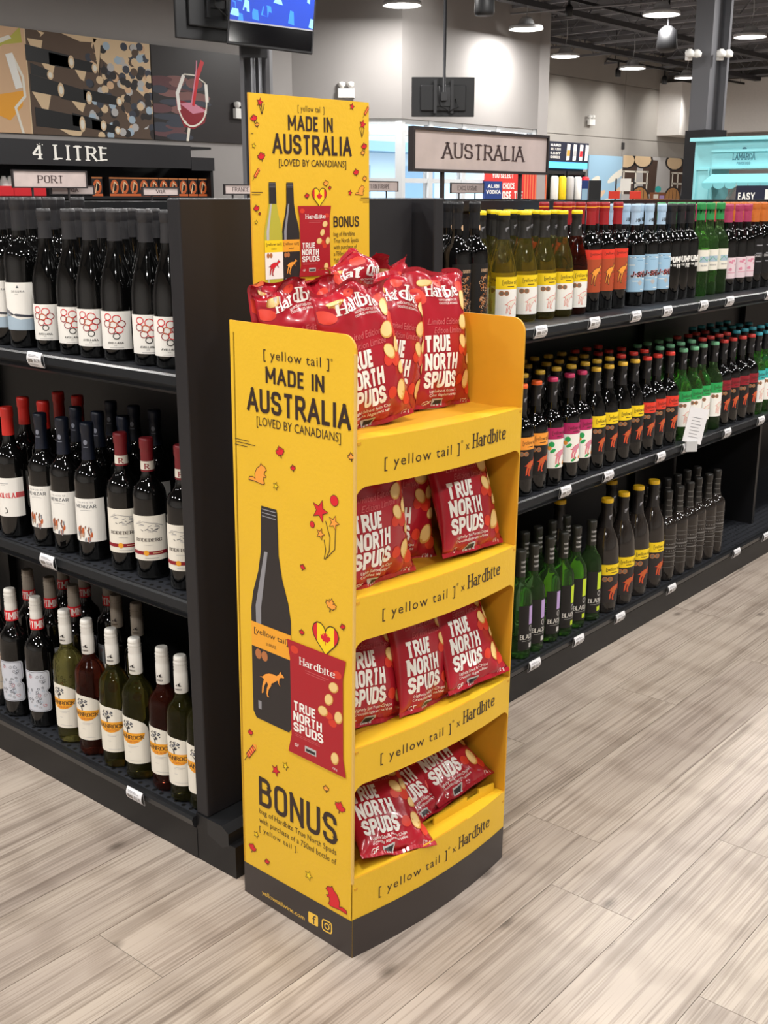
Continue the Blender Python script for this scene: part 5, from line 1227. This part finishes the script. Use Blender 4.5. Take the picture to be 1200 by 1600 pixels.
# --- left, middle shelf
R, H = .0375, .320; a = Art(); w = R * 1.3; z0, z1 = .055, .152
a.word('RABOLOLA', -.036, .102, .013, 'red', 2, width=.062, wt=.22, serif=True, sp=.1); a.rect(.028, w, .103, .116, 'red', 2); a.rect(.03, w, .104, .115, 'fredd', 2.5); a.line([(.0, .078), (.004, .072), (.004, .066), (-.002, .064)], .002, 'dark', 2); a.rect(-.02, .012, .138, .139, 'grey', 2); a.rect(-.01, .004, .134, .1345, 'grey', 2)
PR['redword'] = lab('bordeaux', R, H, 'dark', 'redword', rect(w, z0, z1), 'white', a, capsule_mesh('bordeaux', R, H, .79, 'c2271f', 'c2271f'))
R, H = .0375, .318; a = Art(); w = R * 1.2; z0, z1 = .048, .150
a.word('MENIZAR', -.026, .128, .008, 'slate', 2, width=.050, wt=.11, sp=.15); a.word('PALACIO DE', -.02, .140, .0035, 'grey', 2, width=.038, wt=.12, sp=.3); a.line([(-.014, .122), (0, .1235), (.014, .122)], .0006, 'grey', 2)
rr2 = random.Random(9)
for k in range(26): x = rr2.uniform(-.028, .014); y = rr2.uniform(.052, .088 - abs(x + .007) * .6); a.ell(x, y, rr2.uniform(.0012, .003), rr2.uniform(.004, .009), rr2.choice([M('figure_brown', '8a5a44', .6), 'rust', M('figure_pale', 'c9a58c', .6), 'grey']), 2 + k * .02, rr2.uniform(-.3, .3))
ca = Art(); ca.ell(0, .276, .005, .006, M('foil_silver', '8a8f9e', .3), 1); ca.rect(-.006, .006, .264, .2655, M('foil_silver'), 1)
PR['figures'] = lab('bordeaux', R, H, 'dark', 'figures', rect(w, z0, z1), 'white', a, capsule_mesh('bordeaux', R, H, .74, '131a2a', '131a2a', art=ca))
R, H = .037, .310; a = Art(); w = R * 1.2; z0, z1 = .045, .146
for k in range(16): x = rr2.uniform(-.024, .020); y = rr2.uniform(.110, .132); a.line([(x, y), (x + rr2.uniform(.004, .012), y + rr2.uniform(-.004, .004))], .0012, rr2.choice(['grey', 'lgrey', 'slate']), 2 + k * .02)
a.line([(-.03, .126), (-.01, .133), (.02, .128), (.034, .122)], .001, 'grey', 2)
a.word('RODEBERG', -.030, .088, .0075, 'ink', 2, width=.060, serif=True, wt=.18, sp=.1); a.rect(-.01, .01, .080, .0806, 'grey', 2); a.rect(-w, w, .058, .066, 'dred', 2); a.ell(-.006, .062, .006, .006, 'amber', 3); a.rect(.008, .03, .061, .063, 'tan', 3); a.rect(-.01, .02, .050, .0508, 'grey', 2)
ca = Art(); ca.word('R', -.004, .245, .012, 'dred', 2, wt=.2, serif=True)
PR['manor'] = lab('bordeaux', R, H, 'dark', 'manor', rect(w, z0, z1), 'cream', a, capsule_mesh('bordeaux', R, H, .77, '7e1f26', '7e1f26', band=(.785, .845, 'cream'), art=ca))
# --- left, bottom
R, H = .037, .338; w = R * .95; a = Art(); z0, z1 = .045, .155
frame = fillet([(-w, z0), (w, z0), (w, .092), (w * .72, .100), (w, .108), (w, z1), (-w, z1), (-w, .108), (-w * .72, .100), (-w, .092)], .008, True, 3)
a.outline([(x * .9, (y - .1) * .95 + .1) for x, y in frame], .0009, 'slate', 1)
for k in range(30):
    x = rr2.uniform(-.022, .022); y = rr2.uniform(.055, .146); r = rr2.uniform(.003, .006)
    a.line([(x + r * (1 - t / 9) * math.cos(t + k), y + r * (1 - t / 9) * math.sin(t + k)) for t in range(8)], .001, rr2.choice(['slate', 'slate', 'bluegrey', 'grey', 'fredd']), 2 + k * .02)
ca = Art(); ca.rect(-.05, .05, .762 * H, .845 * H, 'red', 1); ca.word('OPTIMINI', -.024, .775 * H, .055 * H, 'white', 2, width=.05, wt=.2, serif=True)
PR['scroll'] = lab('bordeaux', R, H, 'dark', 'scroll', frame, M('label_silver_white', 'cfd2db', .45), a, capsule_mesh('bordeaux', R, H, .76, 'dedad2', 'dedad2', art=ca, ridges=True))
ca2 = Art(); ca2.put(ca, lambda x, y: (x, y)); 
PR['scrollT'] = lab('bordeaux', R, H, 'dark', 'scroll', frame, M('label_silver_white'), a, capsule_mesh('bordeaux', R, H, .76, '8e8478', '8e8478', art=ca2, ridges=True))
a = Art(); w = R * 1.2; a.ell(-.01, .125, .022, .02, 'dred', 2); a.rect(-.03, .03, .070, .071, 'grey', 2); a.ell(-.01, .145, .02, .01, 'grey', 1.5)
PR['redcircle'] = lab('bordeaux', R, H, 'dark', 'redcircle', rect(w, .05, .155), M('label_warm', 'd8cbb8', .5), a, capsule_mesh('bordeaux', R, H, .76, 'dedad2', 'dedad2', ridges=True))
def banrock(glass, key, capc):
    R, H = .0365, .336; w = R * 1.15; a = Art(); z0, z1 = .042, .150
    o = [(-w, z0), (w, z0)] + [(w * math.cos(t * PI / 16) if t else w, .108 + .042 * math.sin(t * PI / 16)) for t in range(0, 5)] + [(w * .35, .150), (-w, .156)]
    o = [(-w, z0), (w, z0), (w, .118), (w * .94, .130), (w * .75, .142), (w * .4, .151), (0, .156), (-w, .160)]
    hc_ = [(-.036, .118)] + [(-.002 + .034 * math.cos(PI + t * PI / 12), .118 + .026 * math.sin(PI + t * PI / 12)) for t in range(0, 13)]
    a.poly(hc_[1:], 'amber', 1); a.rect(-w, .032, .1165, .1185, 'amber', 1.2)
    a.word('BANROCK', -.034, .1035, .010, 'ink', 2, width=.064, serif=True, wt=.2, sp=.08); a.type('Station', -.014, .0955, .007, 'rust', 2, width=.030, shear=.3)
    rq = random.Random(4)
    for k in range(30): t = rq.uniform(0, 6.28); q = rq.uniform(0, .013); a.ell(-.008 + q * math.cos(t) * 1.1, .138 + q * math.sin(t) * .8, .0022, .0018, rq.choice(['dark', 'slate', 'grey']), 2 + k * .02, n=6)
    a.line([(-.008, .1185), (-.009, .128), (-.004, .136)], .0026, 'dark', 2); a.line([(-.009, .126), (-.016, .134)], .0016, 'dark', 2)
    for (z, ww) in ((.086, .026), (.083, .020), (.070, .008), (.049, .030)): a.rect(-.01, -.01 + ww, z, z + .0008, 'lgrey', 2)
    ca = Art(); ca.poly([(-.001, .276), (.004, .280), (.003, .275), (.007, .272), (.001, .271)], 'dark', 1); ca.poly([(-.006, .273), (-.002, .276), (-.003, .271), (.001, .268)], 'dark', 1); ca.word('BANROCK', -.007, .262, .004, 'ink', 1, width=.014, wt=.2)
    return lab('bordeaux', R, H, glass, 'tree', o, 'cream', a, capsule_mesh('bordeaux', R, H, .755, capc, capc, art=ca, ridges=True))
PR['tree_green'] = banrock('lightolive', 0, 'dedad2'); PR['tree_brown'] = banrock('rosewine', 0, 'dedad2'); PR['tree_olive'] = banrock('browngreen', 0, 'dedad2'); PR['tree_taupe'] = banrock('dark', 0, '8e8478')
# --- right, top
PR['chard'] = yt('burgundy', .038, .300, 'lightolive', 'yellow', 'white', 'f0d21c', (.022, .097, .130), roocol='cream', side='23211f', capz=.76)
PR['chard_rose'] = yt('burgundy', .038, .300, 'rosewine', 'yellow', 'white', 'f0d21c', (.022, .097, .130), roocol='cream', side='23211f', capz=.76)
R, H = .037, .322; a = Art(); w = R * 1.15
a.rect(-w, w, .157, .185, 'rorange', 1); a.rect(-w, w, .060, .157, M('label_terracotta', 'b04a26', .5), 1); a.type('[yellow tail]', 0, .169, .008, 'ink', 2, width=w * 1.2, align='c'); rp = roo(-.002, .112, .044, .066); a.poly(rp, 'orange', 2); a.outline(rp, .0016, 'dark', 3)
for k in range(4): a.rect(.012, .034, .085 + k * .012, .089 + k * .012, 'rorange', 1.5)
PR['jam'] = lab('bordeaux', R, H, 'dark', 'jam', None, None, a, capsule_mesh('bordeaux', R, H, .80, '9a2026', '9a2026', band=(.955, .965, 'amber')))
R, H = .037, .315; a = Art(); w = R * 1.2; a.rect(-w, w, .045, .160, 'sky', .5)
for k in range(16): z = rr2.uniform(.05, .155); x = rr2.uniform(-w, w * .6); a.rect(x, x + .02, z, z + .002, rr2.choice(['bluegrey', 'white', M('label_steel_blue', '6f9cc0', .5)]), 1 + k * .01)
a.poly([(-w, .082), (w, .108), (w, .122), (-w, .096)], 'bluegrey', 1.4)
a.word('J-SHED', -.032, .092, .017, 'rorange', 1.8, width=.064, wt=.26, slant=.15, sp=.06); a.word('J-SHED', -.033, .091, .017, 'dark', 2.8, width=.064, wt=.2, slant=.15, sp=.06); a.poly([(0, .082), (.010, .073), (0, .064), (-.010, .073)], 'lgrey', 2)
ca = Art(); ca.word('J-SHED', -.010, .262, .011, 'dark', 1, width=.026, wt=.22)
PR['shed'] = lab('bordeaux', R, H, 'dark', 'shed', None, None, a, capsule_mesh('bordeaux', R, H, .80, 'a9c3da', 'a9c3da', art=ca))
a = Art(); a.word('PUMP', -.028, .126, .020, 'white', 1, width=.056, wt=.26, slant=.1, sp=.06); a.word('IN THE', -.022, .114, .007, 'white', 1, width=.022, wt=.2); a.word('FIRE', .004, .108, .014, 'white', 1, width=.026, wt=.26, sp=.06)
PR['bold'] = lab('bordeaux', R, H, 'dark', 'bold', None, None, a, capsule_mesh('bordeaux', R, H, .80, '1c1b1d', '1c1b1d'))
a = Art(); a.rect(-.018, .020, .118, .138, 'bluegrey', 1); a.line([(-.02, .12), (-.005, .135), (.01, .122), (.022, .13)], .0015, 'green', 2); a.word('SOAVE', -.014, .104, .005, 'grey', 2, width=.028, wt=.15)
PR['greentop'] = lab('slim', .037, .318, 'green', 'greenlab', rect(.034, .088, .160), 'cream', a, capsule_mesh('slim', .037, .318, .82, '2f8a4a', '2f8a4a'))
a = Art(); a.rect(-.02, .02, .07, .072, 'pinkp', 1)
for k in range(8): a.ell(rr2.uniform(-.02, .02), rr2.uniform(.08, .115), .005, .004, 'pinkp', 1 + k * .02)
PR['pinktop'] = lab('slim', .037, .312, 'dark', 'pinklab', rect(.036, .050, .125), M('label_blush', 'e6cfd4', .5), a, capsule_mesh('slim', .037, .312, .80, 'a53a5c', 'a53a5c'))
a = Art()
for k in range(3): a.rect(-.012, .016, .16 - k * .03, .164 - k * .03, 'grey', 1)
a.word('GNARLY', -.018, .118, .010, 'lgrey', 1, width=.036, wt=.16)
PR['orangetop'] = lab('bordeaux', .037, .318, 'dark', 'orangelab', rect(.036, .055, .185), 'black', a, capsule_mesh('bordeaux', .037, .318, .78, 'c06a2c', 'c06a2c'))
R, H = .0375, .325; a = Art(); w = R * 1.15; a.word('HARDYS', -.014, .150, .008, 'tan', 1, width=.028, wt=.2, serif=True)
for k in range(34): x = rr2.uniform(-.016, .018); y = rr2.uniform(.045, .138); r = rr2.uniform(.003, .006); a.line([(x + r * math.cos(t * .9), y + r * .8 * math.sin(t * .9)) for t in range(6)], .0013, rr2.choice(['copper', 'tan', 'copper']), 1.5 + k * .015)
ca = Art(); ca.ell(.006, .262, .007, .007, 'tan', 1)
PR['lace'] = lab('bordeaux', R, H, 'dark', 'lace', rect(w, .035, .172), 'black', a, capsule_mesh('bordeaux', R, H, .80, '17171a', '17171a', art=ca))
# --- right, middle (kangaroo bottles, one colour per wine)
zz = (.050, .135, .170)
PR['m_orange'] = yt('slim', .037, .312, 'dark', 'orange', 'black', 'e8622a', zz)
PR['m_sangria'] = yt('slim', .037, .312, 'dark', 'magenta', 'white', 'c23560', (.055, .140, .173), fruit=True)
PR['m_yellow'] = yt('taper', .037, .312, 'dark', 'yellow', 'black', 'e0b23a', zz)
PR['m_red'] = yt('slim', .037, .312, 'dark', 'rorange', 'black', 'd8382c', zz)
PR['m_green'] = yt('slim', .037, .312, 'green', 'green', 'white', '6fae84', (.05, .135, .172), roocol='cream')
PR['m_dred'] = yt('slim', .037, .312, 'dark', 'dred', 'black', 'c23a34', zz)
PR['m_teal'] = yt('slim', .037, .312, 'green', 'teal', 'white', '3f9fae', (.05, .135, .172), roocol='cream')
# --- right, bottom
def tower(c, key):
    R, H = .0375, .322; a = Art(); w = R * .85; z0, z1 = .028, .165
    a.rect(-w, w, z0, z1, 'black', .5); a.rect(.002, .020, .105, z1 - .004, c, 1.5); a.ell(.011, .092, .007, .009, 'lgrey', 1.5); a.ell(.011, .092, .005, .0065, 'black', 2); a.word('BLACK', -.026, .062, .014, 'white', 1.5, width=.046, wt=.13, serif=True, sp=.05); a.line([(.012, .056), (.026, .072)], .001, 'white', 2.5); a.rect(-.02, .022, .056, .0568, 'lgrey', 1.5); a.rect(.004, .018, .034, .048, c if c == 'lime' else 'lgrey', 1.5)
    ca = Art(); 
    for k in range(3): ca.word('TOWER', -.011, (.80 + k * .045) * H, .006, 'lgrey', 1, width=.022, wt=.2)
    return lab('slim', R, H, 'green', key, None, None, a, capsule_mesh('slim', R, H, .76, '24241f', '24241f', art=ca))
PR['t_lilac'] = tower('lilac', 'tl'); PR['t_lime'] = tower('lime', 'tk')
PR['magnum'] = yt('taper', .0465, .372, 'brown', 'yellow', 'dark', 'e8b820', (.035, .130, .165), side='1d1a1a', capz=.76)
SHG = M('shave_grey', '6a6764', .4)
R, H = .037, .318; a = Art()
for (z, h) in ((.165, .0015), (.150, .0015), (.118, .006), (.100, .0015), (.088, .004), (.070, .002), (.050, .0015)): a.rect(-.040, .040, z, z + h, SHG, 1)
for z in (.132, .108): 
    for k in range(7): a.rect(-.03 + k * .009, -.025 + k * .009, z, z + .004, SHG, 1)
ca = Art()
for k in range(4): ca.rect(-.018, .018, (.72 + k * .06) * H, (.728 + k * .06) * H, SHG, 1)
PR['shave'] = lab('bordeaux', R, H, 'brown', 'shave', None, None, a, capsule_mesh('bordeaux', R, H, .72, '242220', '242220', art=ca))
a = Art(); PR['whitestrip'] = lab('bordeaux', .037, .312, 'dark', 'whitestrip', rect(.014, .05, .13), 'lgrey', a, capsule_mesh('bordeaux', .037, .312, .80, '1c1b1d', '1c1b1d'))

ROW = ['front', 'second', 'third', 'fourth']
jr = random.Random(21)
def rows(side, base, z, prod, pos, desc, n, rz, grp, pitch=.083, back=None, start=0.0, back_n=None, skip=(), rowoff=0):
    """pos: places along the run of the front row, nearest the display first; n rows deep"""
    pr = prod if isinstance(prod, list) else [prod]
    for r in range(n):
        for i, q in enumerate(pos):
            if (r, i) in skip: continue
            if back_n is not None and r > 0 and i not in back_n: continue
            k = pr[i % len(pr)]
            if r > 0 and back: k = back
            dx = jr.uniform(-.004, .004); dy = jr.uniform(-.004, .004); off = r * pitch
            p = (q + dx, base + off + dy + start, z) if side == 'L' else (base - off + dy - start, q + dx, z)
            o = bottle(p, rz + jr.uniform(-.12, .12), PR[k])
            dd = desc[i % len(desc)] if isinstance(desc, list) else desc
            lab_ = '%s, %s row, %s from the display' % (dd, ROW[r + rowoff], ORD[i]) if len(pos) > 1 else '%s, %s row' % (dd, ROW[r])
            tag(o, lab_, 'bottle', grp)
zL = (.105, SHZ[0], SHZ[1]); D1 = math.radians
# left run: nearest the display first
rows('L', .125, zL[2], 'ring', [-.594, -.662, -.773, -.850, -.928, -1.019], 'red wine bottle with red rings label', 3, D1(32), 'ring label bottles on the left top shelf')
rows('L', .120, zL[2], 'wave', [-1.118, -1.205, -1.295], 'wine bottle with a pale blue wave label', 3, D1(34), 'wave label bottles on the left top shelf')
rows('L', .115, zL[1], 'manor', [-.580, -.693, -.784], 'red capped bottle with a manor house label', 1, D1(36), 'manor label bottles on the left middle shelf')
rows('L', .110, zL[1], 'figures', [-.901, -.992, -1.081], 'navy capped bottle with brown figures label', 3, D1(26), 'figure label bottles on the left middle shelf', pitch=.10)
rows('L', .100, zL[1], 'redword', [-1.205, -1.295], 'red capped bottle with a red word label', 3, D1(28), 'red word label bottles on the left middle shelf', pitch=.10)
rows('L', .080, zL[0], ['tree_olive', 'tree_olive', 'tree_brown', 'tree_olive', 'tree_olive', 'tree_brown', 'tree_green', 'tree_green'][:7], [-.506, -.568, -.640, -.722, -.812, -.908, -1.0],
     'white capped bottle with a tree label', 1, D1(27), 'tree label bottles on the left bottom shelf')
rows('L', .225, zL[0], 'tree_taupe', [-.905, -.995], 'taupe capped bottle standing behind the tree labels', 1, D1(36), 'taupe capped bottles behind the tree labels')
rows('L', .080, zL[0], 'scroll', [-1.13, -1.234], 'white capped bottle with a scrollwork label', 1, D1(30), 'scroll label bottles on the left bottom shelf')
rows('L', .195, zL[0], 'scrollT', [-1.13, -1.235, -1.33], 'taupe capped scrollwork bottle behind', 2, D1(30), 'taupe scroll bottles on the left bottom shelf', pitch=.105)
rows('L', .080, zL[0], 'redcircle', [-1.325], 'white capped bottle with a dark red circle label', 1, D1(30), 'red circle label bottle on the left bottom shelf')
# right run
RZ = D1(84)
rows('R', -.545, zL[2], 'lace', [1.024, 1.101], 'black bottle with copper lace label', 3, RZ, 'lace label bottles on the top shelf')
rows('R', -.545, zL[2], ['chard', 'chard', 'chard', 'chard', 'chard_rose'], [1.237, 1.345, 1.443, 1.528, 1.617], ['yellow capped kangaroo bottle with a white label'] * 4 + ['yellow capped kangaroo bottle of rose wine'], 4, D1(74), 'yellow capped kangaroo bottles on the top shelf', back='chard')
rows('R', -.550, zL[2], 'jam', [1.705, 1.785, 1.865], 'dark red capped bottle with terracotta kangaroo label', 3, D1(74), 'terracotta label bottles on the top shelf')
rows('R', -.550, zL[2], 'shed', [1.985, 2.070, 2.150], 'pale blue capped bottle with a blue patchwork label', 3, D1(72), 'pale blue capped bottles on the top shelf')
rows('R', -.550, zL[2], 'bold', [2.230, 2.300, 2.370], 'black capped bottle with bold white words', 3, D1(66), 'bold word bottles on the top shelf', pitch=.075)
rows('R', -.550, zL[2], 'greentop', [2.450, 2.530, 2.610], 'green glass bottle with a green cap', 3, D1(70), 'green capped bottles on the top shelf', pitch=.078)
rows('R', -.550, zL[2], 'pinktop', [2.690, 2.768, 2.846], 'raspberry capped bottle with a blush label', 3, D1(70), 'raspberry capped bottles on the top shelf', pitch=.078)
rows('R', -.550, zL[2], 'orangetop', [2.926, 3.006, 3.086, 3.166, 3.25], 'copper capped bottle with a black label', 3, D1(66), 'copper capped bottles on the top shelf', pitch=.078)
zm = zL[1]
rows('R', -.470, zm, 'm_orange', [1.16, 1.235, 1.310], 'orange capped kangaroo bottle with orange band', 3, D1(76), 'orange band bottles on the middle shelf', pitch=.10)
rows('R', -.470, zm, 'm_sangria', [1.395, 1.486, 1.565], 'pink capped fruit label bottle', 1, D1(80), 'fruit label bottles on the middle shelf')
rows('R', -.470, zm, 'm_yellow', [1.645, 1.722, 1.802, 1.880], 'yellow topped kangaroo bottle with yellow band', 4, D1(76), 'yellow band bottles on the middle shelf', pitch=.09)
rows('R', -.570, zm, 'm_yellow', [1.40, 1.49, 1.57], 'yellow topped kangaroo bottle behind the fruit labels', 2, D1(76), 'yellow topped bottles behind the fruit labels', pitch=.1, rowoff=1)
rows('R', -.470, zm, 'm_red', [1.960, 2.038, 2.120], 'red topped kangaroo bottle with vermilion band', 4, D1(76), 'vermilion band bottles on the middle shelf', pitch=.09)
rows('R', -.470, zm, 'm_green', [2.225, 2.303, 2.385, 2.470], 'green glass kangaroo bottle with green band', 3, D1(76), 'green band bottles on the middle shelf', pitch=.09)
rows('R', -.470, zm, 'm_dred', [2.550, 2.627, 2.704, 2.780], 'red topped kangaroo bottle with dark red band', 3, D1(76), 'dark red band bottles on the middle shelf', pitch=.09)
rows('R', -.470, zm, 'm_teal', [2.860, 2.940, 3.020, 3.10, 3.18], 'teal topped kangaroo bottle with teal band', 4, D1(76), 'teal band bottles on the middle shelf', pitch=.09)
zb_ = zL[0]
rows('R', -.455, zb_, ['t_lilac', 't_lilac', 't_lilac', 't_lime', 't_lime', 't_lime'], [1.228, 1.306, 1.391, 1.468, 1.550, 1.632], ['green bottle with black label and lilac bar'] * 3 + ['green bottle with black label and lime bar'] * 3, 2, D1(76), 'black label green bottles on the bottom shelf', pitch=.088)
rows('R', -.458, zb_, 'magnum', [1.735, 1.840, 1.945, 2.050], 'large brown kangaroo bottle with yellow band', 1, D1(76), 'large kangaroo bottles on the bottom shelf', skip=())
rows('R', -.565, zb_, 'magnum', [1.62, 1.95], 'large yellow topped bottle standing behind', 1, D1(76), 'large yellow topped bottles at the back')
rows('R', -.452, zb_, 'shave', [2.145, 2.226, 2.305, 2.385, 2.465, 2.545], 'brown bottle with thin grey striped label', 2, D1(76), 'striped label bottles on the bottom shelf')
rows('R', -.62, zb_, 'whitestrip', [3.12, 3.20], 'dark bottle with narrow pale label past the empty deck', 1, D1(80), 'dark bottles past the empty deck')
# pale gift carton squeezed at the near end of the top shelf
g = obj('gift_carton', bx(-.04, .04, -.02, .02, 0, .285, .002), M('kraft_carton', 'c7a985', .6)); g.location = (-.60, .965, zL[2]); tag(g, 'pale tan carton beside the first lace bottle on the top shelf', 'carton')
